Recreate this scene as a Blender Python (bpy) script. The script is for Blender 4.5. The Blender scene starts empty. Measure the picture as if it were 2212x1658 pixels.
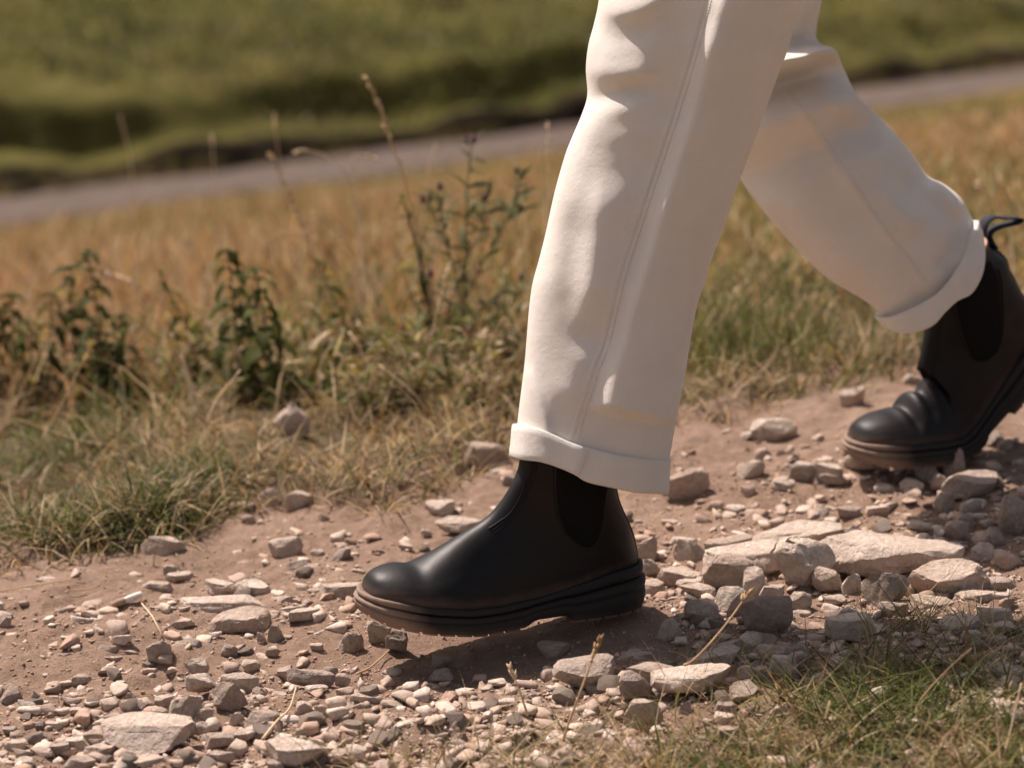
import bpy, bmesh, math, random
import numpy as np
from mathutils import Vector, Matrix
from mathutils.bvhtree import BVHTree

# ------------------------------------------------------------------ camera, world, sun, exposure
scene = bpy.context.scene
COL = scene.collection
PITCH = math.radians(15.0)
CAM = np.array([-0.12177, -2.45069, 0.89952])
cam_d = bpy.data.cameras.new('camera'); cam_o = bpy.data.objects.new('camera', cam_d); COL.objects.link(cam_o)
cam_o.location = CAM; cam_o.rotation_euler = (math.pi/2 - PITCH, 0, 0)
cam_d.sensor_width = 36; cam_d.lens = 85; cam_d.clip_start = .05; cam_d.clip_end = 1000
cam_d.dof.use_dof = True; cam_d.dof.focus_distance = 2.50; cam_d.dof.aperture_fstop = 4.0
scene.camera = cam_o

SUN_EL, SUN_BACK = 55.0, 44.0            # elevation; degrees the sun stands behind the walker, from image left
world = bpy.data.worlds.new('World'); scene.world = world; world.use_nodes = True
wn = world.node_tree.nodes; wl = world.node_tree.links
sky = wn.new('ShaderNodeTexSky'); sky.sky_type = 'NISHITA'; sky.sun_disc = False
sky.sun_elevation = math.radians(SUN_EL); sky.sun_rotation = math.radians(-(90 - SUN_BACK))
sky.dust_density = 4.0; sky.air_density = 1.0; sky.ozone_density = .4
wh = wn.new('ShaderNodeHueSaturation'); wh.inputs['Saturation'].default_value = .6; wl.new(sky.outputs[0], wh.inputs['Color'])
wt = wn.new('ShaderNodeMix'); wt.data_type = 'RGBA'; wt.blend_type = 'MULTIPLY'; wt.inputs[0].default_value = 1.0; wt.inputs[7].default_value = (1.0, .95, .93, 1); wl.new(wh.outputs[0], wt.inputs[6])
wl.new(wt.outputs[2], wn['Background'].inputs[0]); wn['Background'].inputs[1].default_value = .074
sun_d = bpy.data.lights.new('sun', 'SUN'); sun_d.energy = 4.9; sun_d.angle = math.radians(.55); sun_d.color = (1.0, .87, .785)
sun_o = bpy.data.objects.new('sun', sun_d); COL.objects.link(sun_o)
ce, se = math.cos(math.radians(SUN_EL)), math.sin(math.radians(SUN_EL))
SUNV = Vector((-ce*math.cos(math.radians(SUN_BACK)), ce*math.sin(math.radians(SUN_BACK)), se))
sun_o.rotation_euler = SUNV.to_track_quat('Z', 'Y').to_euler()
vs = scene.view_settings
vs.view_transform = 'Standard'; vs.look = 'None'; vs.exposure = 0.47; vs.gamma = 1.0; vs.use_curve_mapping = False
scene.render.engine = 'CYCLES'; scene.cycles.use_denoising = True
scene.cycles.max_bounces = 6; scene.cycles.transparent_max_bounces = 8

# ------------------------------------------------------------------ picture geometry (picture measured 2211 x 1658)
K = 36/85/2211
FW = np.array([0, math.cos(PITCH), -math.sin(PITCH)]); UP = np.array([0, math.sin(PITCH), math.cos(PITCH)]); RT = np.array([1., 0, 0])
def ray(px, py):
    px = np.asarray(px, float); py = np.asarray(py, float)
    return FW + ((px-1105.5)*K)[..., None]*RT - ((py-829)*K)[..., None]*UP
def unp(px, py, depth):                     # picture point at a depth along the optical axis
    return CAM + ray(px, py)*np.asarray(depth, float)[..., None]
def smooth(e0, e1, x):
    t = np.clip((x-e0)/(e1-e0), 0, 1); return t*t*(3-2*t)

# ------------------------------------------------------------------ noise
def _hash(ix, iy, iz, seed):
    h = (ix.astype(np.int64)*374761393 + iy.astype(np.int64)*668265263 + iz.astype(np.int64)*2147483647 + seed*974711) & 0xffffffff
    h = ((h ^ (h >> 13))*1274126177) & 0xffffffff
    h = ((h ^ (h >> 16))*2246822519) & 0xffffffff
    return ((h ^ (h >> 15)) & 0xffffff)/float(0xffffff)*2 - 1
def noise3(x, y, z, seed=0):
    x, y, z = np.broadcast_arrays(np.asarray(x, float), np.asarray(y, float), np.asarray(z, float))
    fx, fy, fz = np.floor(x), np.floor(y), np.floor(z)
    tx, ty, tz = x-fx, y-fy, z-fz
    s = lambda t: t*t*t*(t*(t*6-15)+10)
    sx, sy, sz = s(tx), s(ty), s(tz)
    ix, iy, iz = fx.astype(np.int64), fy.astype(np.int64), fz.astype(np.int64)
    out = 0
    for dx in (0, 1):
        for dy in (0, 1):
            for dz in (0, 1):
                w = (sx if dx else 1-sx)*(sy if dy else 1-sy)*(sz if dz else 1-sz)
                out = out + w*_hash(ix+dx, iy+dy, iz+dz, seed)
    return out
def noise2(x, y, seed=0):
    x, y = np.broadcast_arrays(np.asarray(x, float), np.asarray(y, float))
    fx, fy = np.floor(x), np.floor(y); tx, ty = x-fx, y-fy
    s = lambda t: t*t*t*(t*(t*6-15)+10)
    sx, sy = s(tx), s(ty); ix, iy = fx.astype(np.int64), fy.astype(np.int64); z = np.zeros_like(ix)
    h = lambda a, b: _hash(ix+a, iy+b, z, seed)
    return (h(0,0)*(1-sx)+h(1,0)*sx)*(1-sy) + (h(0,1)*(1-sx)+h(1,1)*sx)*sy
def fbm2(x, y, f, octs, seed=0, gain=.5):
    o, a = 0, 1.0
    for i in range(octs):
        o = o + a*noise2(x*f*2**i + 7.3*i, y*f*2**i - 3.1*i, seed+i); a *= gain
    return o

# ------------------------------------------------------------------ terrain
AL = math.radians(39)
E_S = np.array([math.cos(AL), math.sin(AL)]); E_N = np.array([-math.sin(AL), math.cos(AL)])
def plane_z(x, y): return .055*x + .03*y
# the grass edge of the path, traced in the picture, dropped on the path's plane
def to_plane(px, py):
    d = ray(px, py); # z: CAM_z + t d_z = .055(x)+.03(y)
    t = -(CAM[2]-.055*CAM[0]-.03*CAM[1])/(d[..., 2]-.055*d[..., 0]-.03*d[..., 1])
    return CAM + d*t[..., None]
_edge = np.array([(-300,1255),(0,1185),(150,1165),(300,1150),(400,1130),(450,1080),(560,1050),(700,1045),(800,1080),(900,1040),(1000,990),(1120,935),(1300,915),(1470,905),(1560,905),(1700,862),(1850,800),(2000,770),(2211,735),(2500,690)], float)
_ew = to_plane(_edge[:, 0], _edge[:, 1])
_es = _ew[:, :2]@E_S; _et = _ew[:, :2]@E_N
_o = np.argsort(_es); _es, _et = _es[_o], _et[_o]
def edge_t(s): return np.interp(s, _es, _et)
T_ROAD0 = None
def st(x, y): return x*E_S[0]+y*E_S[1], x*E_N[0]+y*E_N[1]
TAU0 = .75                                   # where the meadow starts to fall
SLOPE = .184
def tau_of(px, py, z):                       # t of the picture ray at a given height
    d = ray(np.array(px), np.array(py)); t = (z-CAM[2])/d[2]; p = CAM+d*t
    return p[0]*E_N[0]+p[1]*E_N[1]
Z_ROAD = -4.17
TR0 = tau_of(1105, 345, Z_ROAD); TR1 = tau_of(1105, 290, Z_ROAD)
def H(x, y, fine=True):
    x = np.asarray(x, float); y = np.asarray(y, float)
    s, t = st(x, y)
    te = edge_t(np.clip(s, _es[0], _es[-1]))
    seff = 2.2*np.tanh(s/2.2)
    z = .0625*seff*np.exp(-np.maximum(t-.8, 0)/5.0) - .007*np.clip(t, -2, 1)
    # meadow falls to the lane
    T1 = .9
    full = (Z_ROAD)/(TR0-T1)
    z = z + full*(np.logaddexp(0, (np.minimum(t, TR0)-T1)/.35)*.35)
    z = np.where(t > TR0, np.minimum(z, Z_ROAD) , z)
    beyond = t-TR1
    wob = .25*noise2(s*.35, s*0+3.3, 5) + .12*noise2(s*1.1, s*0, 6)
    b = beyond-wob*.35
    z = z + (.30+.10*noise2(s*.9, s*0+5, 29))*smooth(.0, .07, b) + .10*np.clip(b-.16, 0, 60)
    sc = smooth(-6., 0., 3.2-s*.35) # scarp fades to one side
    z = z + np.where(beyond > 0, (.46*(.85+.35*noise2(s*.5, s*0+9, 8)))*smooth(0, .45, b-.9-.5*noise2(s*.45, s*0+1, 7)-.16*noise2(s*1.4, s*0+4, 17)-.06*noise2(s*3.3, s*0+2, 18))*np.clip(1.1-.04*(s-14), .25, 1.1), 0)
    hl = np.clip(beyond/1.0, 0, 1)
    z = z + hl*(.10*fbm2(x, y, .55, 3, 21) + .09*np.maximum(0, fbm2(x, y, 1.1, 2, 25)))
    mid = smooth(te+.9, te+3, t)*(1-smooth(TR0-2.5, TR0-.4, t))
    z = z + mid*.07*fbm2(x, y, .7, 2, 31)
    # verge lip and its lumps
    inside = t-te
    z = z + .022*smooth(-.015, .05, inside)*(1-.8*smooth(.5, 1.2, inside)) + .018*smooth(0, .1, inside)*fbm2(x, y, 6, 2, 41)*(1-smooth(1, 2, inside))
    z = z - .020*np.exp(-((x+.13)**2/.016+(y+.10)**2/.006))
    if fine:
        near = 1-smooth(.02, .1, inside)
        foot = 1-.75*np.exp(-((x+.10)**2/.045+(y+.03)**2/.008))
        z = z + near*foot*(.010*fbm2(x, y, 3.2, 2, 51) + .0062*fbm2(x, y, 15, 3, 55, .6) + .0034*np.maximum(0, noise2(x*75, y*75, 60)) + .0024*np.maximum(0, noise2(x*140+3, y*140, 61))*(.4+noise2(x*9, y*9, 62)))
    return z
def on_ground(px, py):
    px = np.atleast_1d(np.asarray(px, float)); py = np.atleast_1d(np.asarray(py, float))
    d = ray(px, py)
    if py.min() > 760:
        p = to_plane(px, py)
        for i in range(7):
            z = H(p[:, 0], p[:, 1], False); t = (z-CAM[2])/d[:, 2]; p = .35*p+.65*(CAM+d*t[:, None])
        p[:, 2] = H(p[:, 0], p[:, 1]); return p, (p-CAM)@FW
    lo = np.full(px.shape, 1.2); hi = lo.copy(); done = np.zeros(px.shape, bool); t = lo.copy()
    for i in range(420):
        tn = t*1.02
        p = CAM + d*tn[:, None]
        hit = (p[:, 2] < H(p[:, 0], p[:, 1], False)) & ~done
        lo = np.where(hit, t, lo); hi = np.where(hit, tn, hi); done |= hit
        t = np.where(done, t, tn)
        if done.all(): break
    hi = np.where(done, hi, t)
    for i in range(14):
        m = (lo+hi)/2; p = CAM+d*m[:, None]; below = p[:, 2] < H(p[:, 0], p[:, 1], False)
        hi = np.where(below, m, hi); lo = np.where(below, lo, m)
    p = CAM+d*hi[:, None]
    p[:, 2] = H(p[:, 0], p[:, 1])
    return p, hi

# ------------------------------------------------------------------ material helpers
def new_mat(name):
    m = bpy.data.materials.new(name); m.use_nodes = True
    nt = m.node_tree; return m, nt, nt.nodes, nt.links, nt.nodes['Principled BSDF']
def n_noise(N, L, scale, detail=4, rough=.55, vec=None, dist=0):
    n = N.new('ShaderNodeTexNoise'); n.inputs['Scale'].default_value = scale; n.inputs['Detail'].default_value = detail
    n.inputs['Roughness'].default_value = rough; n.inputs['Distortion'].default_value = dist
    if vec is not None: L.new(vec, n.inputs['Vector'])
    return n.outputs['Fac']
def n_ramp(N, L, fac, stops):
    r = N.new('ShaderNodeValToRGB'); els = r.color_ramp.elements
    while len(els) < len(stops): els.new(.5)
    for e, (p, c) in zip(els, stops):
        e.position = p; e.color = (*c, 1) if len(c) == 3 else c
    L.new(fac, r.inputs['Fac']); return r.outputs['Color']
def n_mix(N, L, fac, a, b, mode='MIX'):
    m = N.new('ShaderNodeMix'); m.data_type = 'RGBA'; m.blend_type = mode
    for sock, v in ((m.inputs[0], fac), (m.inputs[6], a), (m.inputs[7], b)):
        if hasattr(v, 'links'): L.new(v, sock)
        elif isinstance(v, tuple): sock.default_value = (*v, 1)
        else: sock.default_value = v
    return m.outputs[2]
def n_math(N, L, op, a, b=0.0):
    m = N.new('ShaderNodeMath'); m.operation = op
    for s, v in ((m.inputs[0], a), (m.inputs[1], b)):
        if hasattr(v, 'links'): L.new(v, s)
        else: s.default_value = v
    return m.outputs[0]
def n_bump(N, L, h, strength, dist, P, prev=None):
    b = N.new('ShaderNodeBump'); b.inputs['Strength'].default_value = strength; b.inputs['Distance'].default_value = dist
    L.new(h, b.inputs['Height'])
    if prev is not None: L.new(prev, b.inputs['Normal'])
    if P is not None: L.new(b.outputs[0], P.inputs['Normal'])
    return b.outputs[0]
def n_attr(N, name, out='Color'):
    a = N.new('ShaderNodeAttribute'); a.attribute_name = name; return a.outputs[out]
def n_pos(N): return N.new('ShaderNodeNewGeometry').outputs['Position']

def mat_dirt():
    m, nt, N, L, P = new_mat('dirt'); pos = n_pos(N)
    a = n_ramp(N, L, n_noise(N, L, 5, 5, .6, pos), [(.3, (.30, .195, .138)), (.5, (.385, .257, .186)), (.7, (.46, .322, .24))])
    b = n_ramp(N, L, n_noise(N, L, 60, 6, .7, pos), [(.3, (.235, .148, .104)), (.52, (.40, .27, .198)), (.72, (.55, .40, .31))])
    c = n_mix(N, L, .5, a, b)
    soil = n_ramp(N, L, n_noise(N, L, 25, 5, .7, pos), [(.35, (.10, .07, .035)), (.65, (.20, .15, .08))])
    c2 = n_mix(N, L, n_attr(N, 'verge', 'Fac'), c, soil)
    L.new(c2, P.inputs['Base Color']); P.inputs['Roughness'].default_value = .95; P.inputs['Specular IOR Level'].default_value = .2
    h = n_noise(N, L, 170, 6, .75, pos)
    h2 = n_noise(N, L, 520, 3, .7, pos)
    b1 = n_bump(N, L, h, 1.0, .0085, None)
    n_bump(N, L, h2, .7, .0025, P, b1)
    return m
def mat_stone(name, c0, c1, c2):
    m, nt, N, L, P = new_mat(name)
    tc = N.new('ShaderNodeTexCoord').outputs['Object']
    oi = N.new('ShaderNodeObjectInfo')
    va = N.new('ShaderNodeVectorMath'); va.operation = 'ADD'
    cmb = N.new('ShaderNodeCombineXYZ'); L.new(n_math(N, L, 'MULTIPLY', oi.outputs['Random'], 50.0), cmb.inputs[0])
    L.new(tc, va.inputs[0]); L.new(cmb.outputs[0], va.inputs[1]); v = va.outputs[0]
    a = n_ramp(N, L, n_noise(N, L, 28, 6, .65, v, .4), [(.3, c0), (.5, c1), (.72, c2)])
    spots = n_ramp(N, L, n_noise(N, L, 160, 4, .7, v), [(.40, (.74, .70, .67)), (.6, (1, 1, 1))])
    c = n_mix(N, L, .8, a, spots, 'MULTIPLY')
    dust = n_ramp(N, L, n_noise(N, L, 14, 3, .6, v), [(.47, (0, 0, 0)), (.70, (.5, .5, .5))])
    c = n_mix(N, L, dust, c, (.43, .30, .23))
    hsv = N.new('ShaderNodeHueSaturation'); L.new(c, hsv.inputs['Color'])
    mr = N.new('ShaderNodeMapRange'); mr.inputs[3].default_value = .84; mr.inputs[4].default_value = 1.14
    L.new(n_math(N, L, 'FRACT', n_math(N, L, 'MULTIPLY', oi.outputs['Random'], 7.31)), mr.inputs[0]); L.new(mr.outputs[0], hsv.inputs['Value'])
    L.new(hsv.outputs[0], P.inputs['Base Color']); P.inputs['Roughness'].default_value = .9; P.inputs['Specular IOR Level'].default_value = .25
    b1 = n_bump(N, L, n_noise(N, L, 90, 6, .7, v), 1.0, .009, None)
    n_bump(N, L, n_noise(N, L, 420, 3, .7, v), .5, .0015, P, b1)
    return m
def mat_gravel():
    m, nt, N, L, P = new_mat('gravel'); pos = n_pos(N)
    c = n_mix(N, L, .7, n_attr(N, 'Col'), n_ramp(N, L, n_noise(N, L, 220, 4, .7, pos), [(.35, (.66, .6, .56)), (.6, (1, 1, 1))]), 'MULTIPLY')
    L.new(c, P.inputs['Base Color']); P.inputs['Roughness'].default_value = .92; P.inputs['Specular IOR Level'].default_value = .2
    n_bump(N, L, n_noise(N, L, 350, 4, .7, pos), .5, .002, P)
    return m
def mat_blades(name, trans=.35, rough=.6):
    m, nt, N, L, P = new_mat(name); col = n_attr(N, 'Col')
    L.new(col, P.inputs['Base Color']); P.inputs['Roughness'].default_value = rough; P.inputs['Specular IOR Level'].default_value = .3
    t = N.new('ShaderNodeBsdfTranslucent'); L.new(col, t.inputs['Color'])
    mx = N.new('ShaderNodeMixShader'); mx.inputs[0].default_value = trans
    out = N['Material Output']; L.new(P.outputs[0], mx.inputs[1]); L.new(t.outputs[0], mx.inputs[2]); L.new(mx.outputs[0], out.inputs['Surface'])
    return m
def mat_turf():
    m, nt, N, L, P = new_mat('turf'); pos = n_pos(N)
    gold = n_ramp(N, L, n_noise(N, L, 3.0, 5, .65, pos), [(.3, (.24, .155, .06)), (.5, (.36, .235, .09)), (.7, (.44, .30, .13))])
    green = n_ramp(N, L, n_noise(N, L, 1.6, 6, .65, pos), [(.3, (.06, .056, .016)), (.5, (.125, .113, .033)), (.72, (.20, .175, .058))])
    c = n_mix(N, L, n_attr(N, 'hill', 'Fac'), gold, green)
    c = n_mix(N, L, n_attr(N, 'soil', 'Fac'), c, n_ramp(N, L, n_noise(N, L, 7, 4, .6, pos), [(.3, (.022, .016, .011)), (.7, (.06, .045, .03))]))  # bare bank earth, coloured extra dark to paint the shadow line above the lane
    L.new(c, P.inputs['Base Color']); P.inputs['Roughness'].default_value = 1.0; P.inputs['Specular IOR Level'].default_value = .05
    n_bump(N, L, n_noise(N, L, 9, 6, .7, pos), 1.0, .12, P)
    return m
def mat_road():
    m, nt, N, L, P = new_mat('lane_asphalt'); pos = n_pos(N)
    c = n_ramp(N, L, n_noise(N, L, 4, 6, .6, pos), [(.3, (.10, .077, .066)), (.7, (.14, .108, .094))])
    L.new(c, P.inputs['Base Color']); P.inputs['Roughness'].default_value = 1.0; P.inputs['Specular IOR Level'].default_value = .05
    n_bump(N, L, n_noise(N, L, 80, 3, .6, pos), .4, .01, P)
    return m
def mat_cloth():
    m, nt, N, L, P = new_mat('cream_twill')
    uv = N.new('ShaderNodeUVMap').outputs[0]; pos = n_pos(N)
    base = n_ramp(N, L, n_noise(N, L, 22, 4, .6, pos), [(.3, (.79, .735, .68)), (.7, (.84, .79, .735))])
    w = N.new('ShaderNodeTexWave'); w.wave_type = 'BANDS'; w.bands_direction = 'DIAGONAL'; w.inputs['Scale'].default_value = 150
    w.inputs['Distortion'].default_value = .6; w.inputs['Detail'].default_value = 2; w.inputs['Detail Scale'].default_value = 3
    L.new(uv, w.inputs['Vector'])
    mp = N.new('ShaderNodeMapping'); mp.inputs['Rotation'].default_value = (0, 0, .8); mp.inputs['Scale'].default_value = (1.0, .22, 1.0); L.new(uv, mp.inputs['Vector'])
    grain = n_noise(N, L, 260, 3, .7, mp.outputs[0])
    dk = n_ramp(N, L, n_math(N, L, 'ADD', n_math(N, L, 'MULTIPLY', w.outputs['Fac'], .4), n_math(N, L, 'MULTIPLY', grain, .6)), [(.25, (.84, .83, .82)), (.7, (1, 1, 1))])
    c = n_mix(N, L, .85, base, dk, 'MULTIPLY')
    L.new(c, P.inputs['Base Color']); P.inputs['Roughness'].default_value = .92; P.inputs['Specular IOR Level'].default_value = .12
    P.inputs['Sheen Weight'].default_value = .12; P.inputs['Sheen Roughness'].default_value = .5
    b1 = n_bump(N, L, n_noise(N, L, 55, 5, .65, pos), .16, .006, None)
    n_bump(N, L, grain, .5, .0012, P, b1)
    return m
def dust_fac(N, L, pos, lo, hi, sc=35):
    f = n_attr(N, 'dust', 'Fac'); nz = n_noise(N, L, sc, 6, .7, pos)
    return n_ramp(N, L, n_math(N, L, 'MULTIPLY', f, n_math(N, L, 'ADD', nz, .35)), [(lo, (0, 0, 0)), (hi, (1, 1, 1))])
def mat_leather():
    m, nt, N, L, P = new_mat('black_leather'); pos = n_pos(N)
    base = n_ramp(N, L, n_noise(N, L, 30, 4, .6, pos), [(.3, (.0065, .0056, .0062)), (.7, (.010, .0087, .0094))])
    d = n_math(N, L, 'MULTIPLY', dust_fac(N, L, pos, .22, .9, 60), .42)
    c = n_mix(N, L, d, base, (.20, .14, .11))
    L.new(c, P.inputs['Base Color'])
    r = n_ramp(N, L, n_noise(N, L, 18, 5, .6, pos), [(.3, (.42,)*3), (.7, (.54,)*3)])
    L.new(n_math(N, L, 'ADD', r, n_math(N, L, 'MULTIPLY', d, .8)), P.inputs['Roughness'])
    P.inputs['Specular IOR Level'].default_value = .24
    vo = N.new('ShaderNodeTexVoronoi'); vo.inputs['Scale'].default_value = 900; L.new(pos, vo.inputs['Vector'])
    b1 = n_bump(N, L, n_noise(N, L, 25, 3, .5, pos), .10, .01, None)
    n_bump(N, L, vo.outputs['Distance'], .12, .0006, P, b1)
    return m
def mat_rubber():
    m, nt, N, L, P = new_mat('sole_rubber'); pos = n_pos(N)
    base = (.017, .015, .0145)
    d = dust_fac(N, L, pos, .12, .62, 28)
    c = n_mix(N, L, n_math(N, L, 'MULTIPLY', d, .85), base, (.27, .185, .14))
    L.new(c, P.inputs['Base Color']); P.inputs['Roughness'].default_value = .72; P.inputs['Specular IOR Level'].default_value = .35
    n_bump(N, L, n_noise(N, L, 140, 4, .6, pos), .3, .0015, P)
    return m
def mat_plain(name, col, rough=.8, spec=.3, ns=0, c2=None):
    m, nt, N, L, P = new_mat(name)
    if ns: L.new(n_ramp(N, L, n_noise(N, L, ns, 4, .6, n_pos(N)), [(.35, col), (.65, c2)]), P.inputs['Base Color'])
    else: P.inputs['Base Color'].default_value = (*col, 1)
    P.inputs['Roughness'].default_value = rough; P.inputs['Specular IOR Level'].default_value = spec
    return m
def mat_elastic():
    m, nt, N, L, P = new_mat('black_elastic'); uv = N.new('ShaderNodeUVMap').outputs[0]
    w = N.new('ShaderNodeTexWave'); w.bands_direction = 'X'; w.inputs['Scale'].default_value = 14; L.new(uv, w.inputs['Vector'])
    L.new(n_ramp(N, L, w.outputs['Fac'], [(.2, (.008, .008, .0085)), (.8, (.014, .0135, .0135))]), P.inputs['Base Color'])
    P.inputs['Roughness'].default_value = .95; P.inputs['Specular IOR Level'].default_value = .08
    n_bump(N, L, w.outputs['Fac'], .5, .001, P)
    return m
def mat_leaf(name, a, b):
    m, nt, N, L, P = new_mat(name)
    oi = N.new('ShaderNodeObjectInfo'); c = n_ramp(N, L, oi.outputs['Random'], [(0, a), (1, b)])
    L.new(c, P.inputs['Base Color']); P.inputs['Roughness'].default_value = .75; P.inputs['Specular IOR Level'].default_value = .12
    t = N.new('ShaderNodeBsdfTranslucent'); L.new(c, t.inputs['Color'])
    mx = N.new('ShaderNodeMixShader'); mx.inputs[0].default_value = .3
    L.new(P.outputs[0], mx.inputs[1]); L.new(t.outputs[0], mx.inputs[2]); L.new(mx.outputs[0], N['Material Output'].inputs['Surface'])
    return m
M = dict(dirt=mat_dirt(), turf=mat_turf(), road=mat_road(), gravel=mat_gravel(),
    pale=mat_stone('limestone_pale', (.52, .415, .34), (.66, .55, .465), (.75, .65, .57)),
    tan=mat_stone('limestone_tan', (.46, .35, .28), (.58, .465, .385), (.66, .55, .465)),
    grey=mat_stone('limestone_grey', (.40, .315, .265), (.52, .42, .36), (.60, .50, .435)),
    blade=mat_blades('grass_blades'), cloth=mat_cloth(), leather=mat_leather(), rubber=mat_rubber(), elastic=mat_elastic(),
    thread=mat_plain('thread_dark', (.02, .018, .018), .8, .2), webbing=mat_plain('webbing', (.028, .03, .04), .8, .2),
    lining=mat_plain('tan_lining', (.38, .22, .15), .8, .2, 60, (.46, .28, .2)),
    stalk=mat_plain('dry_stalk', (.40, .25, .13), .7, .3, 40, (.56, .38, .22)), palestalk=mat_plain('pale_stalk', (.55, .39, .25), .65, .3, 40, (.66, .5, .34)),
    nettle_leaf=mat_leaf('nettle_leaf', (.045, .055, .016), (.11, .115, .032)), yellow_leaf=mat_leaf('yellowing_leaf', (.16, .16, .035), (.30, .20, .04)),
    nettle_stem=mat_plain('nettle_stem', (.10, .07, .05), .7, .3, 30, (.13, .10, .05)), purple_stem=mat_plain('purple_stem', (.10, .055, .055), .6, .3, 30, (.14, .08, .07)),
    thistle=mat_leaf('thistle_leaf', (.09, .105, .045), (.16, .165, .08)), bud=mat_plain('thistle_bud', (.16, .07, .13), .8, .2, 80, (.12, .10, .06)),
    greenstem=mat_plain('green_stem', (.14, .14, .06), .7, .3, 30, (.2, .17, .08)),
    paper=mat_plain('white_paper', (.78, .72, .66), .8, .2, 90, (.70, .62, .55)), filt=mat_plain('scorched_end', (.30, .20, .14), .9, .1, 120, (.45, .32, .24)))

# ------------------------------------------------------------------ object helpers
ORIG = {}
def tag(o, label, cat=None, group=None, kind=None):
    o['label'] = label
    if cat: o['category'] = cat
    if group: o['group'] = group
    if kind: o['kind'] = kind
    return o
def empty(name, loc, label, cat, group=None):
    o = bpy.data.objects.new(name, None); COL.objects.link(o); o.location = loc; ORIG[o] = np.array(loc, float)
    o.empty_display_size = .05
    return tag(o, label, cat, group)
def fast_mesh(name, V, F, uniform=4):
    me = bpy.data.meshes.new(name); V = np.asarray(V, np.float32); F = np.asarray(F, np.int32)
    me.vertices.add(len(V)); me.vertices.foreach_set('co', V.ravel())
    k = F.shape[1]; me.loops.add(F.size); me.loops.foreach_set('vertex_index', F.ravel())
    me.polygons.add(len(F)); me.polygons.foreach_set('loop_start', np.arange(0, F.size, k, dtype=np.int32))
    me.update(calc_edges=True); return me
def link_mesh(name, me, mat, parent=None, smooth_=True):
    o = bpy.data.objects.new(name, me); COL.objects.link(o)
    if mat is not None and not len(me.materials): me.materials.append(mat)
    if smooth_: me.polygons.foreach_set('use_smooth', np.ones(len(me.polygons), bool))
    if parent is not None: o.parent = parent
    ORIG[o] = ORIG.get(parent, np.zeros(3)) if parent is not None else np.zeros(3)
    return o
def mesh_world(name, V, F, mat, parent=None, smooth_=True, attrs=None, uv=None):
    """V in world metres; the object keeps its parent's origin."""
    V = np.asarray(V, float)
    org = ORIG.get(parent, np.zeros(3)) if parent is not None else np.zeros(3)
    F = list(F) if not isinstance(F, np.ndarray) else F
    if isinstance(F, np.ndarray): me = fast_mesh(name, V-org, F)
    else:
        me = bpy.data.meshes.new(name); me.from_pydata((V-org).tolist(), [], [tuple(int(i) for i in f) for f in F]); me.update()
    if attrs:
        for k, a in attrs.items():
            a = np.asarray(a, np.float32)
            if a.ndim == 1: at = me.attributes.new(k, 'FLOAT', 'POINT'); at.data.foreach_set('value', a)
            else:
                at = me.attributes.new(k, 'FLOAT_COLOR', 'POINT'); at.data.foreach_set('color', np.c_[a, np.ones(len(a))].astype(np.float32).ravel())
    if uv is not None:
        ul = me.uv_layers.new(name='UVMap'); vi = np.empty(len(me.loops), np.int32); me.loops.foreach_get('vertex_index', vi)
        ul.data.foreach_set('uv', np.asarray(uv, np.float32)[vi].ravel())
    o = link_mesh(name, me, mat, parent, smooth_); ORIG[o] = org
    return o
def grid_faces(nr, nc, wrap=False):
    r = np.arange(nr-1)[:, None]; c = np.arange(nc if wrap else nc-1)[None, :]
    c1 = (c+1) % nc
    return np.stack([r*nc+c, r*nc+c1, (r+1)*nc+c1, (r+1)*nc+c], -1).reshape(-1, 4)
def catmull(P, n):
    P = np.asarray(P, float); m = len(P); u = np.linspace(0, m-1, n); i = np.clip(np.floor(u).astype(int), 0, m-2); t = (u-i)[:, None]
    g = lambda k: P[np.clip(k, 0, m-1)]
    p0, p1, p2, p3 = g(i-1), g(i), g(i+1), g(i+2)
    p0 = np.where((i == 0)[:, None], 2*p1-p2, p0); p3 = np.where((i == m-2)[:, None], 2*p2-p1, p3)
    return .5*(2*p1+(p2-p0)*t+(2*p0-5*p1+4*p2-p3)*t*t+(3*p1-p0-3*p2+p3)*t**3)
def tube(pts, radii, seg=6):
    pts = np.asarray(pts, float); n = len(pts); radii = np.broadcast_to(np.asarray(radii, float), (n,))
    tan = np.gradient(pts, axis=0); tan /= np.linalg.norm(tan, axis=1)[:, None]+1e-12
    ref = np.array([0, 1., 0]) if abs(tan[0] @ np.array([0, 1., 0])) < .9 else np.array([1., 0, 0])
    a = np.cross(tan, ref); a /= np.linalg.norm(a, axis=1)[:, None]+1e-12; b = np.cross(tan, a)
    th = np.linspace(0, 2*np.pi, seg, endpoint=False)
    V = pts[:, None]+radii[:, None, None]*(np.cos(th)[None, :, None]*a[:, None]+np.sin(th)[None, :, None]*b[:, None])
    F = [tuple(f) for f in grid_faces(n, seg, True)] + [tuple(range(seg))[::-1], tuple((n-1)*seg+np.arange(seg))]
    return V.reshape(-1, 3), F
def join(parts):
    V, F, o = [], [], 0
    for v, f in parts:
        V.append(np.asarray(v)); F += [tuple(int(i)+o for i in q) for q in f]; o += len(v)
    return np.concatenate(V), F

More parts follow.
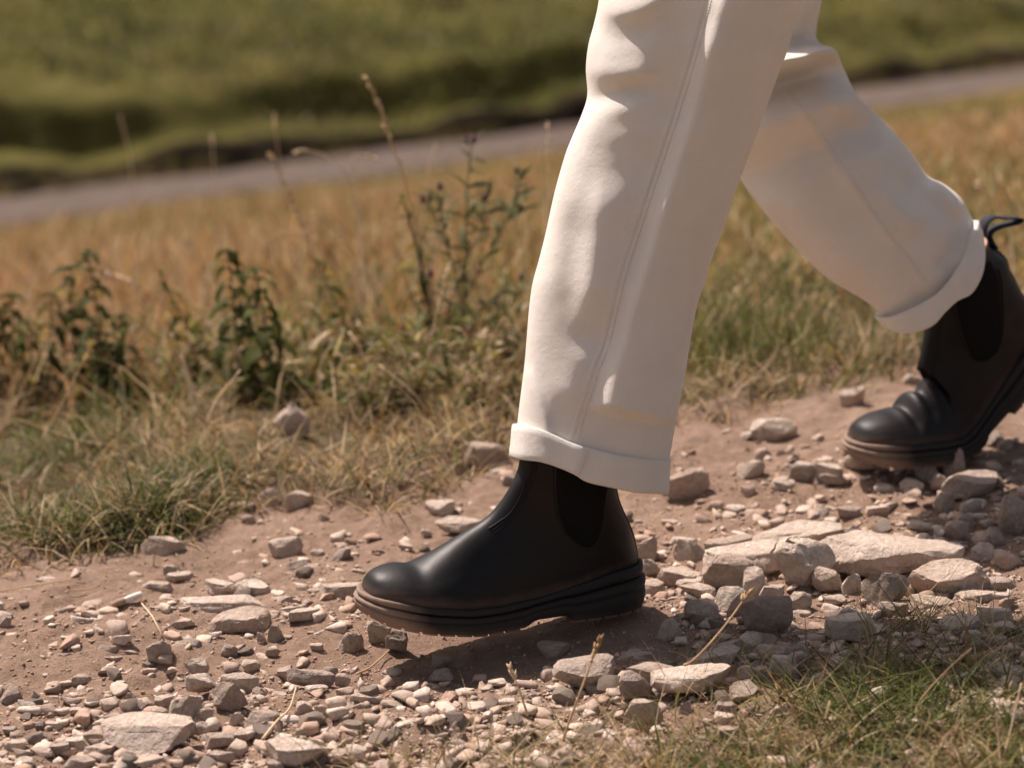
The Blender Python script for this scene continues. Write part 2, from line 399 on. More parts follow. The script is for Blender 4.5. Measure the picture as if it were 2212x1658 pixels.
# ------------------------------------------------------------------ the ground
def height_sheet(name, xs, ys, mat, drop=None, kind='structure', label='', hole=None):
    X, Y = np.meshgrid(xs, ys); x, y = X.ravel(), Y.ravel(); z = H(x, y)
    if drop is not None: z = z - drop(x, y)
    s, t = st(x, y); te = edge_t(np.clip(s, _es[0], _es[-1]))
    inside = t-te
    at = dict(verge=smooth(-.01, .06, inside+.03*noise2(x*18, y*18, 3)), hill=np.maximum(smooth(TR1-.2, TR1+.1, t), smooth(TR0-12, TR0, t+.6*noise2(x*.4, y*.4, 4))*.5), soil=smooth(TR1-.12, TR1-.02, t)*(1-smooth(TR1+.12, TR1+.26, t+.14*noise2(s*2, s*0, 9)+.08*noise2(s*6, s*0, 19))))  # soil masks the bank's earth face together with its painted shade strip
    F = grid_faces(len(ys), len(xs))
    o = mesh_world(name, np.c_[x, y, z], F, mat, attrs=at); o['kind'] = kind; o['label'] = label
    return o
NX0, NX1, NY0, NY1 = -1.15, 1.25, -1.05, 1.35
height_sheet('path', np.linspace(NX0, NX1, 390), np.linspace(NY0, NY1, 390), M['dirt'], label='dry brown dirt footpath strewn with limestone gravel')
def _drop(x, y):
    d = np.minimum(np.minimum(x-NX0, NX1-x), np.minimum(y-NY0, NY1-y)); return .05*smooth(-.02, .06, d)
def spaced(a, b, c, fine, n):                # fine near the path, coarse far off
    k = np.linspace(-1, 1, n); v = np.sinh(k*4.2)/np.sinh(4.2); v = np.where(v < 0, v*(c-a), v*(b-c))+c
    return v
gx = spaced(-90, 110, 0.0, 0, 330); gy = np.concatenate([np.linspace(-60, -1.3, 20), np.linspace(-1.05, 4, 70)[0:], np.linspace(4.15, 26, 110), np.linspace(26.12, 48, 190), np.linspace(49, 150, 60)])
height_sheet('hillside', gx, gy, M['turf'], drop=_drop, label='grassy ground falling to the lane and rising as a green bank beyond')
# the lane: a sheet 4 mm and more above the turf
ss = np.linspace(-60, 80, 160); tt = np.linspace(TR0-.05, TR1+.03, 8)
S_, T_ = np.meshgrid(ss, tt); X_ = S_*E_S[0]+T_*E_N[0]; Y_ = S_*E_S[1]+T_*E_N[1]
Zr = Z_ROAD+.035+.05*np.exp(-0*T_)*0+.012*np.sin(np.pi*(T_-TR0)/(TR1-TR0)) + 0*S_
road = mesh_world('road', np.c_[X_.ravel(), Y_.ravel(), Zr.ravel()], grid_faces(8, 160), M['road'])
tag(road, 'narrow grey asphalt lane below the meadow', kind='structure')

# ------------------------------------------------------------------ grass
def blades(name, base, height, width, col, lean, curve, az=None, levels=3, seed=0, label='', tipcol=1.0, parent=None):
    rng = np.random.default_rng(seed); n = len(base)
    if az is None: az = rng.uniform(0, 2*np.pi, n)
    d = np.c_[np.cos(az), np.sin(az), np.zeros(n)]
    face = rng.uniform(0, np.pi, n); w = np.c_[np.cos(face), np.sin(face), np.zeros(n)]*width[:, None]/2
    side = np.cross(d, [0, 0, 1.]); sw = rng.normal(0, .25, n)
    V = []; C = []
    for k in range(levels+1):
        u = k/levels
        ang = lean+curve*u
        # integrate roughly along the bend
        up = np.cos(lean+curve*u*.5)*u; out = np.sin(lean+curve*u*.5)*u
        p = base + height[:, None]*(up[:, None]*np.array([0, 0, 1.])+out[:, None]*d+(sw*u*u*.35)[:, None]*side)
        ww = w*(1-u**1.6)
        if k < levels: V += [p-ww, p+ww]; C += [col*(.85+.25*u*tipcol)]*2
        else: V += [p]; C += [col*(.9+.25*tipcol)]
    V = np.stack(V, 1); C = np.stack(C, 1); m = V.shape[1]
    tri = []
    for k in range(levels):
        a, b = 2*k, 2*k+1
        if k < levels-1: tri += [(a, b, b+2), (a, b+2, a+2)]
        else: tri += [(a, b, m-1)]
    tri = np.array(tri)
    F = (np.arange(n)[:, None, None]*m+tri[None]).reshape(-1, 3)
    o = mesh_world(name, V.reshape(-1, 3), F, M['blade'], attrs=dict(Col=np.clip(C.reshape(-1, 3), 0, 1)))
    tag(o, label, kind='stuff'); return o
GREEN = np.array([.11, .125, .032]); DARK = np.array([.055, .068, .02]); OLIVE = np.array([.22, .195, .07]); STRAW = np.array([.52, .40, .24]); GOLD = np.array([.46, .29, .11]); BROWN = np.array([.24, .145, .075]); LIME = np.array([.17, .19, .045])
def pick(rng, n, pal, w):
    c = np.array(pal)[rng.choice(len(pal), n, p=np.array(w)/sum(w))]; return c*rng.uniform(.7, 1.25, (n, 1))
# verge: short trodden turf beside the path
rng = np.random.default_rng(11)
n = 120000; s = rng.uniform(-2.0, 3.2, n); t0 = edge_t(np.clip(s, _es[0], _es[-1])); t = t0+rng.beta(1.0, 1.25, n)*1.55-.03
x, y = s*E_S[0]+t*E_N[0], s*E_S[1]+t*E_N[1]
dn = fbm2(x, y, 4.5, 3, 71); keep = (rng.random(n) < .50+.55*dn+.2*(t-t0 < .12))
keep &= (y > -1.2) & (x < 2.2) & (x > -1.6)
x, y, s, t, t0, dn = x[keep], y[keep], s[keep], t[keep], t0[keep], dn[keep]; n = len(x)
gr = np.clip(.25+.75*fbm2(x, y, 2.6, 2, 77), 0, 1)
colv = np.where((rng.random(n) < gr)[:, None], pick(rng, n, [GREEN, DARK, OLIVE, LIME], [4, 1.6, 3, 1.5]), pick(rng, n, [STRAW, GOLD, BROWN, OLIVE], [4, 2.2, 2.2, 1.5]))
hh = (rng.gamma(4, .0085, n)*(1+.7*smooth(.1, .6, t-t0))+.014)*(1-.4*smooth(.15, .6, x))
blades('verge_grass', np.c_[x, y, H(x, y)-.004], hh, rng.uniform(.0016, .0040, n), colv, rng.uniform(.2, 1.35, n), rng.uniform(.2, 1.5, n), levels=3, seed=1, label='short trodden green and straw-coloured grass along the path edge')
# the thick overhanging clump where the verge juts into the path
cp, _ = on_ground(np.array([60., 150, 240, 300, 340, 400, 380, 420, 330, 200, 300]), np.array([1150., 1150, 1130, 1120, 1100, 1080, 1050, 1040, 1060, 1100, 1135]))
n = 5200; k = rng.integers(0, len(cp), n); pts = cp[k]+np.c_[rng.normal(0, .028, (n, 2)), np.zeros(n)]
pts[:, 2] = H(pts[:, 0], pts[:, 1])-.003
colv = np.where((rng.random(n) < .66)[:, None], pick(rng, n, [GREEN, DARK, LIME], [3, 2.5, 1.2]), pick(rng, n, [STRAW, BROWN, OLIVE], [3, 1, 1]))
blades('grass_clump', pts, rng.gamma(6, .0062, n)+.012, rng.uniform(.0018, .0038, n), colv, rng.uniform(.1, 1.2, n), rng.uniform(.4, 2.0, n), levels=4, seed=2, label='thick dark green grass clump overhanging the bare path edge')
# greener tufts beyond the front leg
cp, _ = on_ground(np.array([1530., 1570, 1620, 1660, 1500, 1720]), np.array([760., 740, 735, 760, 800, 800]))
n = 800; k = rng.integers(0, len(cp), n); pts = cp[k]+np.c_[rng.normal(0, .07, (n, 2)), np.zeros(n)]; pts[:, 2] = H(pts[:, 0], pts[:, 1])
blades('leafy_tuft', pts, rng.gamma(6, .009, n)+.02, rng.uniform(.002, .0042, n), pick(rng, n, [GREEN, LIME, OLIVE, STRAW], [3, 2, 2, 2]), rng.uniform(0, .6, n), rng.uniform(.1, 1.0, n), levels=4, seed=3, label='fresh green grass tuft behind the front trouser leg')
# leafy low herbs among the nettles
hx = rng.uniform(180, 1130, 420); hy = rng.uniform(770, 880, 420); cp, _ = on_ground(hx, hy)
n = 2400; k = rng.integers(0, len(cp), n); pts = cp[k]+np.c_[rng.normal(0, .012, (n, 2)), np.zeros(n)]; pts[:, 2] = H(pts[:, 0], pts[:, 1])+rng.random(n)**2*.09
blades('verge_herbs', pts, rng.uniform(.018, .05, n), rng.uniform(.003, .012, n), pick(rng, n, [GREEN, LIME, OLIVE, np.array([.34, .25, .05]), BROWN, STRAW], [2.2, 2.2, 2, 1.4, 2, 2]), rng.uniform(.2, 1.4, n), rng.uniform(.2, 1.6, n), levels=3, seed=8, label='low leafy green and yellowing herbs at the foot of the nettles')
# meadow: golden seeded grass falling to the lane, denser where nearer
n = 120000; d = np.exp(rng.uniform(math.log(3.5), math.log(31.5), n)); xx = CAM[0]+d*rng.uniform(-.44, .44, n); yy = CAM[1]+d
s, t = st(xx, yy); t0 = edge_t(np.clip(s, _es[0], _es[-1])); keep = (t > t0+.35+.3*noise2(s*3, s*0, 2)) & (t < TR0-.05)
xx, yy, d, s, t, t0 = xx[keep], yy[keep], d[keep], s[keep], t[keep], t0[keep]; n = len(xx)
far = smooth(6, 22, d); gf = np.clip(.12+.62*far+.55*fbm2(xx, yy, .55, 2, 81)+1.5*np.maximum(xx/d, -.05), 0, 1)
colv = np.where((rng.random(n) < gf*.85)[:, None], pick(rng, n, [OLIVE, LIME, GREEN], [4, 2, 1]), pick(rng, n, [GOLD, STRAW, BROWN, np.array([.44, .235, .12])], [3.5, 3, 2, 2]))
hmax = .05+.085*smooth(.3, 1.0, t-t0)*(1-.45*far)*(1-.68*smooth(.0, .10, xx/d))
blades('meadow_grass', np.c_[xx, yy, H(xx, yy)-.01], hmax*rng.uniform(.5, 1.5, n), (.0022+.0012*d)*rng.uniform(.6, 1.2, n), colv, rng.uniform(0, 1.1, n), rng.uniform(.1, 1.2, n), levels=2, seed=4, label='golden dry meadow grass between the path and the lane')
# bank and hill beyond the lane
n = 48000; d = rng.uniform(30, 46, n); xx = CAM[0]+d*rng.uniform(-.36, .36, n); yy = CAM[1]+d; s, t = st(xx, yy); keep = t > TR1+.30
xx, yy, d, t = xx[keep], yy[keep], d[keep], t[keep]; n = len(xx)
gf = fbm2(xx, yy, .5, 3, 91); lum = np.clip(1+.55*fbm2(xx, yy, .9, 2, 97), .5, 1.5)[:, None]
colv = np.where((rng.random(n) < np.clip(.6+.5*gf, 0, 1))[:, None], pick(rng, n, [OLIVE*.75, GREEN*.9, LIME*.8], [3, 3, 2]), pick(rng, n, [OLIVE*.9, np.array([.26, .205, .085]), GREEN*.8], [3, 2.5, 1]))
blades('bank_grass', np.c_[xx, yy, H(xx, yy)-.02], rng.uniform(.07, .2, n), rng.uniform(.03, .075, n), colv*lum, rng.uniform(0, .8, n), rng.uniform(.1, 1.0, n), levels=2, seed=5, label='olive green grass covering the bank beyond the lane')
# foreground grass patch
fp = np.array([(1500,1600),(1600,1560),(1700,1520),(1800,1500),(1900,1480),(2000,1470),(2100,1450),(1400,1640),(1550,1650),(1700,1620),(1800,1600),(1900,1580),(2000,1560),(2100,1560),(2190,1520),(2200,1620),(2050,1650),(1880,1660),(2150,1660),(1780,1450),(1950,1430),(2080,1620),(1620,1620),(1330,1650),(1760,1560),(1860,1530),(2260,1560),(2280,1650),(1450,1700),(1650,1720),(1850,1740),(2050,1740),(2250,1740)], float)
cp, _ = on_ground(fp[:, 0]+25, fp[:, 1]+30)
n = 5600; k = rng.integers(0, len(cp), n); pts = cp[k]+np.c_[rng.normal(0, .03, (n, 2)), np.zeros(n)]; pts[:, 2] = H(pts[:, 0], pts[:, 1])-.002
gg = noise2(pts[:, 0]*14, pts[:, 1]*14, 95)
colv = np.where((rng.random(n) < np.clip(.40+.7*gg, .06, .95))[:, None], pick(rng, n, [GREEN, DARK, LIME, OLIVE], [4, 2, 1.5, 2]), pick(rng, n, [STRAW, GOLD, BROWN, OLIVE], [4, 1, 1.6, 1.5]))
blades('foreground_grass', pts, rng.gamma(5, .0072, n)+.010, rng.uniform(.0013, .0034, n), colv, rng.uniform(.5, 1.5, n), rng.uniform(-.3, 1.3, n), levels=4, seed=6, label='thin green and straw grass patch at the near side of the path')
# sparse strands on the stones at the near edge
fp = np.array([(900,1655),(1000,1640),(1100,1650),(1200,1650),(1230,1600),(1420,1560),(1480,1500),(1600,1470),(1700,1450),(1880,1390),(2000,1370),(2120,1380),(740,1670),(1980,1340),(2180,1400)], float)
cp, _ = on_ground(fp[:, 0], fp[:, 1]); n = 700; k = rng.integers(0, len(cp), n); pts = cp[k]+np.c_[rng.normal(0, .03, (n, 2)), np.zeros(n)]; pts[:, 2] = H(pts[:, 0], pts[:, 1])
blades('grass_strands', pts, rng.gamma(5, .009, n)+.015, rng.uniform(.0009, .0019, n), pick(rng, n, [GREEN, OLIVE, STRAW, BROWN], [2, 2, 3, 1]), rng.uniform(.3, 1.3, n), rng.uniform(.1, .9, n), levels=4, seed=7, label='scattered thin grass strands among the stones at the near edge')

# ------------------------------------------------------------------ stones
def ico(sub):
    bm = bmesh.new(); bmesh.ops.create_icosphere(bm, subdivisions=sub, radius=1.0)
    V = np.array([v.co[:] for v in bm.verts]); F = np.array([[v.index for v in f.verts] for f in bm.faces]); bm.free(); return V, F
ICO = {k: ico(k) for k in (1, 2, 3, 4)}
def rock_shape(seed, sub, slab=0.0, rough=.035, cuts=11, deep=.58):
    r = np.random.default_rng(seed); V, F = ICO[sub]; V = V.copy()
    V = np.sign(V)*np.abs(V)**.6
    V[:, 0] += .10*V[:, 1]*r.normal(); V[:, 1] += .15*V[:, 0]*r.normal()
    top = r.normal(0, .09, 3); top[2] = 1; top /= np.linalg.norm(top)
    planes = [(top, r.uniform(.5, .72))] if slab else []
    for i in range(cuts):
        nrm = r.normal(size=3)
        if slab: nrm[2] *= .45
        nrm /= np.linalg.norm(nrm); planes.append((nrm, r.uniform(deep, .92)))
    for nrm, d in planes:
        o = np.maximum(V@nrm-d, 0); V -= (o*.985)[:, None]*nrm
    V /= np.abs(V).max(0)
    nn = V/np.linalg.norm(V, axis=1)[:, None]
    k = r.uniform(0, 99)
    a = noise3(V[:, 0]*2.2+k, V[:, 1]*2.2, V[:, 2]*2.2, 1)*.8+noise3(V[:, 0]*5+k, V[:, 1]*5, V[:, 2]*5, 2)*.85
    if sub > 2: a = a+noise3(V[:, 0]*11+k, V[:, 1]*11, V[:, 2]*11, 3)*.6
    if sub > 3: a = a+noise3(V[:, 0]*24+k, V[:, 1]*24, V[:, 2]*24, 4)*.32
    return V+nn*(a*rough)[:, None], F
def sharpen(me, deg=32):
    try: me.set_sharp_from_angle(angle=math.radians(deg))
    except Exception: pass
srng = random.Random(5)
def place_stone(cx, cy, w, h, mat='tan', slab=None, label=None, thick=None, rot=None, sub=3, tilt=.08, name='stone', cuts=11, group=None, seed=None, point=0.0, bury=.28, short=None):
    g, dep = on_ground(cx, min(cy+h/2-1, 1700)); g = g[0]; dep = dep[0]
    px = K*dep; el = math.atan2(CAM[2]-g[2], math.hypot(*(g[:2]-CAM[:2])))
    w, h = w*1.08, h*1.14
    W, Hh = w*px, h*px
    D = W*.62
    z = (Hh-D*math.sin(el)*.85)/math.cos(el)
    lo = (thick or .24)*W
    if z < lo: z = lo; D = max((Hh-z*math.cos(el))/(math.sin(el)*.85), .38*W)
    if z > .95*W and thick is None: z = .95*W
    if slab is None: slab = z < .42*W
    z *= 1.12; full = z*(1+bury)
    sd = seed if seed is not None else srng.randrange(10**6)
    V, F = rock_shape(sd, sub, slab, .042 if slab else .05, cuts)
    rz = rot if rot is not None else srng.uniform(-.35, .35)
    if point: V[:, :2] *= (1-point*smooth(-.2, 1.0, V[:, 2]))[:, None]
    V = V*np.array([W/2*1.04, D/2, full/2])
    R = np.array((Matrix.Rotation(rz, 3, 'Z')@Matrix.Rotation(srng.uniform(-tilt, tilt), 3, 'X')@Matrix.Rotation(srng.uniform(-tilt, tilt), 3, 'Y')))
    V = V@R.T
    me = fast_mesh(name, V, F); sharpen(me)
    o = link_mesh(name, me, M[mat])
    c = g[:2]+np.array([0, D/2*.9])
    o.location = (c[0], c[1], float(H(c[0], c[1], False))+z-full/2)
    if label: tag(o, label, 'stone', 'named stones of the path'); LAND.append((o.location.x, o.location.y, label))
    else:
        near_ = min(LAND, key=lambda q: (q[0]-o.location.x)**2+(q[1]-o.location.y)**2)[2]
        kind_ = ('flat ' if slab else 'chunky ')+('fist-sized' if W > .045 else 'walnut-sized')
        tag(o, kind_+' loose stone by the '+near_[:1].lower()+short_of(near_), 'stone', 'smaller loose stones on the path')
    return o, V
LAND = []
def short_of(label):                          # the named stone's own words, cut before its surroundings
    for cut in (' in front', ' on bare', ' lying', ' behind', ' propped', ' beside', ' between', ' at the', ', ', ' leaning', ' standing', ' just', ' under', ' near', ' touching', ' with', ' of the', ' half', ' in the', ' in ', ' bordering', ' partly', ' next', ' overhanging'):
        label = label.split(cut)[0]
    return label[1:]
Z7 = lambda a, b, w, h: (a*.366, 1079.6+b*.366, w*.366, h*.366)
Z8 = lambda a, b, w, h: (1349.5+a*.3895, 1025.6+b*.3895, w*.3895, h*.3895)
big = [
 (Z7(970,290,270,150), 'tan', 'flat-topped brown stone in front of the overhanging grass clump', dict(thick=.3)),
 (Z7(1690,300,190,120), 'pale', 'blotchy whitish stone on bare dirt behind the toe of the front boot', {}),
 (Z7(1060,455,140,60), 'pale', 'smooth pale oval stone lying just before the flat-topped brown stone', {}),
 (Z7(925,515,190,60), 'tan', 'thin wedge-shaped stone lying between the pale oval stone and the long slab', {}),
 (Z7(1300,515,190,85), 'pale', 'rough pale stone behind the long slab, the half farther from the boot', {}),
 (Z7(1480,525,210,110), 'pale', 'knobbly pale stone behind the long slab, the half nearer the boot', {}),
 (Z7(1310,622,500,125), 'pale', 'long flat pale slab propped over a dark gap in the path', dict(sub=4, thick=.16, rot=.1)),
 (Z7(1400,715,340,135), 'tan', 'thick rounded slab propped in front of the long flat pale slab', dict(sub=4, rot=.2)),
 (Z7(1075,730,140,70), 'tan', 'smooth egg-shaped stone beside the dark gap under the long slab', {}),
 (Z7(970,660,170,90), 'tan', 'half-buried stone between the paper stub and the long slab', {}),
 (Z7(930,915,145,135), 'grey', 'upright cube-like grey stone at the foot of the kinked straw', dict(thick=.8, cuts=7)),
 (Z7(1090,870,170,90), 'grey', 'craggy grey stone lying right beside the upright cube-like stone', {}),
 (Z7(1160,975,140,80), 'pale', 'chipped pale stone with a notch, below the craggy grey stone', {}),
 (Z7(1190,1080,175,115), 'pale', 'square pale flat stone behind the tilted dark brown stone, away from the boot', {}),
 (Z7(1410,1080,205,115), 'pale', 'broad pale flat stone behind the tilted dark brown stone, towards the boot', {}),
 (Z7(1355,1180,185,165), 'grey', 'tilted dark brown stone leaning on a pointed corner', dict(thick=.7, tilt=.3, cuts=8)),
 (Z7(1830,1045,245,105), 'grey', 'dark-faced block stone standing on its long edge below the boot toe', dict(thick=.36, cuts=8)),
 (Z7(1080,1240,200,155), 'pale', 'rounded pale stone just behind the largest flat slab', {}),
 (Z7(820,1390,545,225), 'pale', 'largest flat slab lying in the thick bed of gravel', dict(sub=4, thick=.2, rot=.05)),
 (Z7(590,1480,185,85), 'tan', 'wedge of tan stone under the edge of the largest flat slab', {}),
 (Z7(1540,1310,195,110), 'tan', 'tan pitted stone under the curved dry straw', {}),
 (Z7(1750,1495,345,175), 'pale', 'big pale lump of stone at the near end of the curved dry straw', dict(sub=4, thick=.3)),
 (Z7(870,1545,215,85), 'tan', 'low brown stone at the near side of the largest flat slab', {}),
 (Z7(2010,545,245,130), 'pale', 'cracked pale stone touching the toe of the front boot', dict(thick=.3)),
 (Z7(1790,680,195,100), 'pale', 'ridged pale stone with parallel cracks near the boot toe', dict(thick=.3)),
 (Z8(980,345,505,170), 'pale', 'long upper slab at the back of the pile behind the heel', dict(sub=4, thick=.2, rot=-.12)),
 (Z8(1245,335,150,90), 'pale', 'small rounded stone at the end of the long upper slab', {}),
 (Z8(1510,445,745,255), 'pale', 'widest flat slab of the pile, overhanging a dark gap', dict(sub=4, thick=.15, rot=.12, cuts=9)),
 (Z8(1000,510,315,225), 'pale', 'thick pale block with a dead leaf on its flat top', dict(sub=4, thick=.36, cuts=9)),
 (Z8(1810,580,435,200), 'tan', 'sloping brown slab at the shaded end of the stone pile', dict(sub=4, thick=.22, rot=.25)),
 (Z8(650,490,495,205), 'pale', 'wide pale rock of the pile behind the leaning dark round rock', dict(sub=4, thick=.24)),
 (Z8(580,555,265,175), 'tan', 'round rock half in shadow leaning on the wide pale rock', dict(thick=.5)),
 (Z8(1130,580,155,125), 'tan', 'small square stone beside the thick block with the leaf', dict(thick=.6)),
 (Z8(1450,640,235,175), 'grey', 'shaded round boulder propping the widest flat slab', dict(thick=.6)),
 (Z8(770,770,275,205), 'grey', 'big shaded angular block standing in the leg shadow', dict(sub=4, thick=.6, cuts=8)),
 (Z8(370,1140,425,190), 'pale', 'large sunlit flat rock beside the near grass patch', dict(sub=4, thick=.24, rot=.15)),
 (Z8(500,1020,305,110), 'pale', 'sunlit low slab bordering the leg shadow', dict(thick=.2)),
 (Z8(1930,60,330,140), 'grey', 'dark shaded slab beside the sole of the rear boot', dict(thick=.25)),
 (Z8(340,50,245,120), 'tan', 'reddish-brown domed stone behind the front trouser cuff', dict(thick=.45)),
 ((627,912,72,72), 'pale', 'pointed triangular pinkish stone standing in the verge grass', dict(thick=.9, cuts=5, seed=77, point=.78, bury=.1)),
 ((1040,988,96,52), 'tan', 'large overhanging stone beside the shaft of the front boot', dict(thick=.34)),
 ((955,1096,66,34), 'pale', 'pale two-lobed stone in front of the boot instep', {}),
 ((990,1136,92,36), 'pale', 'flat pale stone partly hidden by the boot instep', {}),
 ((640,1080,52,38), 'pale', 'light stone with a dark side under a fallen grass stem', {}),
 ((1670,940,96,54), 'pale', 'pale pointed stone standing clear before the rear boot', dict(thick=.4)),
 ((1878,992,90,42), 'pale', 'pale flat stone under the toe of the rear boot', dict(thick=.3)),
 ((2062,1005,42,52), 'tan', 'small upright wedge stone under the rear boot sole', dict(thick=.9, cuts=7)),
 ((817,1366,52,46), 'tan', 'round brown stone under the lifted toe of the front boot', dict(thick=.75)),
 ((853,1387,46,42), 'grey', 'dark facetted stone next to the round one under the lifted toe', dict(thick=.8, cuts=8)),
 ((952,1455,53,26), 'grey', 'flat grey stone in the shadow of the front sole', {}),
 ((1269,1451,132,58), 'pale', 'very flat sunlit slab in front of the boot arch', dict(thick=.14)),
 (Z8(2090,1110,245,135), 'grey', 'large shaded rock behind the greenest grass tuft', dict(thick=.4)),
]
small = [Z7(*q) for q in [(370,1080,100,40),(460,1060,130,70),(70,1140,130,80),(140,1215,120,55),(205,1160,70,80),(640,890,115,75),(675,940,120,40),(525,900,80,35),(260,910,120,55),(200,890,120,50),(140,945,120,50),(730,795,80,70),(575,780,80,60),(70,810,130,60),(30,720,80,70),(1670,610,150,90),(1760,640,220,70),(1860,550,90,70),(1625,790,100,90),(1540,815,60,60),(2065,845,125,90),(1475,980,110,70),(1605,900,75,50),(1870,325,90,50),(2035,320,70,40),(1470,130,80,60),(1345,885,100,60),(665,1280,130,50),(690,1330,140,60),(305,1320,110,55),(50,1360,100,40),(540,1380,140,60),(460,1430,150,80),(340,1460,150,70),(470,1540,170,70),(240,1490,140,60),(1440,1380,150,70),(1290,1410,150,80),(1100,1330,90,70),(1210,1270,90,70),(1530,1140,110,65),(1650,1150,100,40),(1680,1010,110,60),(1080,1530,160,80),(1000,420,80,60),(270,470,110,40),(350,590,90,40),(1750,390,110,70),(2100,440,110,60),(1790,1220,110,70),(1890,1240,80,60),(2030,1130,100,50),(1860,1110,130,50),(2160,1160,180,60),(1950,1010,90,50),(2020,1060,90,60),(1480,1200,80,50),(960,1170,110,60),(1130,1180,120,60),(930,1240,130,60),(760,1160,70,45),(650,1190,70,30),(450,1240,80,40),(1980,1500,120,60),(2100,1480,130,70),(1620,1560,120,60),(1300,1510,140,70),(80,1440,130,60),(130,1545,140,60),(1390,1290,90,60),(1190,1340,80,50)]]
small += [Z8(*q) for q in [(1250,610,110,110),(610,690,205,125),(710,600,140,130),(425,735,175,125),(400,640,200,75),(250,850,150,90),(350,420,190,110),(590,385,290,90),(330,365,170,60),(290,550,220,95),(110,410,140,115),(140,510,120,80),(150,610,150,70),(380,600,180,70),(990,680,130,90),(820,640,160,85),(1160,690,120,45),(1700,710,240,100),(1940,680,260,90),(1290,830,300,140),(1490,740,150,85),(1250,770,100,75),(1870,830,270,120),(2080,770,220,120),(1950,910,140,90),(2060,930,120,70),(2100,840,150,70),(1820,890,110,50),(550,965,230,60),(850,980,190,90),(880,1050,160,90),(970,1020,120,70),(670,1200,190,95),(150,1090,260,130),(60,1000,190,85),(2050,1220,160,70),(60,1160,170,120),(110,1290,200,130),(340,1285,75,50),(610,185,110,45),(860,50,120,60),(1240,190,130,60),(1390,190,150,60),(1590,60,130,80),(1450,75,120,50),(1770,140,110,80),(1640,280,150,60),(2180,240,190,200),(1850,300,130,80),(1150,12,140,45),(560,1280,120,60),(680,1090,120,70),(740,1090,100,60),(1060,1150,120,60),(1180,1440,160,70),(590,1420,130,60),(1900,250,110,70),(2050,340,120,80),(1980,420,130,80),(2140,480,150,90),(2080,590,170,70),(1920,170,110,70)]]
small += [(588,1078,46,28),(515,1098,62,26),(1625,1018,62,40),(1735,1018,52,32),(1790,1020,62,32),(1972,820,46,24),(1840,860,50,55),(756,1387,50,40),(954,1425,40,22),(1197,1402,64,33),(1690,1045,50,25),(1650,985,40,25),(1700,985,45,25),(2000,1020,50,35),(2035,1040,45,30),(1100,1035,30,18),(1072,1020,35,18),(875,1180,34,18),(815,1195,30,18),(760,1200,26,14),(700,1120,28,16),(920,1150,26,14)]
smat = random.Random(3)
for (q, mat, label, kw) in big:
    so, sv = place_stone(*q, mat=mat, label=label, **{'sub': 4, **kw})
    if 'dead leaf' in label: BLOCK = (so, sv)
for q in small: place_stone(*q, mat=smat.choice(['pale', 'tan', 'pale', 'tan', 'grey']), sub=3, bury=smat.uniform(.35, 1.1))
# loose small stones scattered where the gravel lies thick
def gravel_w(px, py):
    w = .10+0*px
    for cx, cy, sx, sy, a in [(300,1600,420,90,1.0),(800,1540,330,90,.75),(1150,1580,300,90,.8),(560,1330,190,60,.45),(1450,1230,200,80,.8),(1850,1180,260,110,.9),(2150,1150,180,160,1.0),(1600,1350,350,70,.9),(1950,1020,160,60,.75),(1250,1480,160,50,.7),(150,1360,200,60,.25),(1650,1080,250,70,.35),(2150,1450,140,110,.8),(1700,960,140,50,.3),(780,1330,60,60,.6),(620,1200,160,70,.18)]:
        w = w+a*np.exp(-((px-cx)/sx)**2-((py-cy)/sy)**2)
    return np.minimum(w, 1.0)
grng = np.random.default_rng(23)
shapes = [rock_shape(900+i, 2, i % 2, .05, 9) for i in range(10)]
meshes = []
for i, (V, F) in enumerate(shapes):
    for mk in ('pale', 'tan', 'grey'):
        me = fast_mesh('stone', V*np.array([.5, .4, .3 if i % 2 else .38]), F); sharpen(me, 36); me.materials.append(M[mk]); me.polygons.foreach_set('use_smooth', np.ones(len(F), bool)); meshes.append(me)
cnt = 0
def is_dirt(p): 
    s, t = st(p[:, 0], p[:, 1]); return t < edge_t(np.clip(s, _es[0], _es[-1]))-.01
def clear_of_boot(p): return ~(((p[:, 0]+.13)**2/.034+(p[:, 1]+.04)**2/.008) < 1)
px = grng.uniform(-60, 2260, 4000); py = 860+840*np.sqrt(grng.uniform(0, 1, 4000)); ok = grng.random(4000) < gravel_w(px, py)
px, py = px[ok][:900], py[ok][:900]; pg, pd = on_ground(px, py); ok = is_dirt(pg) & clear_of_boot(pg); pg, pd = pg[ok], pd[ok]
for i in range(min(len(pg), 105)):
    o = bpy.data.objects.new('stone', meshes[grng.integers(len(meshes))]); COL.objects.link(o)
    sz = grng.uniform(.012, .028); o.scale = (sz, sz, sz); o.rotation_euler = (grng.normal(0, .2), grng.normal(0, .2), grng.uniform(0, 6.28))
    o.location = (pg[i, 0], pg[i, 1], pg[i, 2]+sz*.08)
    tag(o, 'thumbnail-sized stone chip by the '+(lambda l: l[:1].lower()+short_of(l))(min(LAND, key=lambda q: (q[0]-pg[i, 0])**2+(q[1]-pg[i, 1])**2)[2]), 'stone', 'small stone chips on the path')
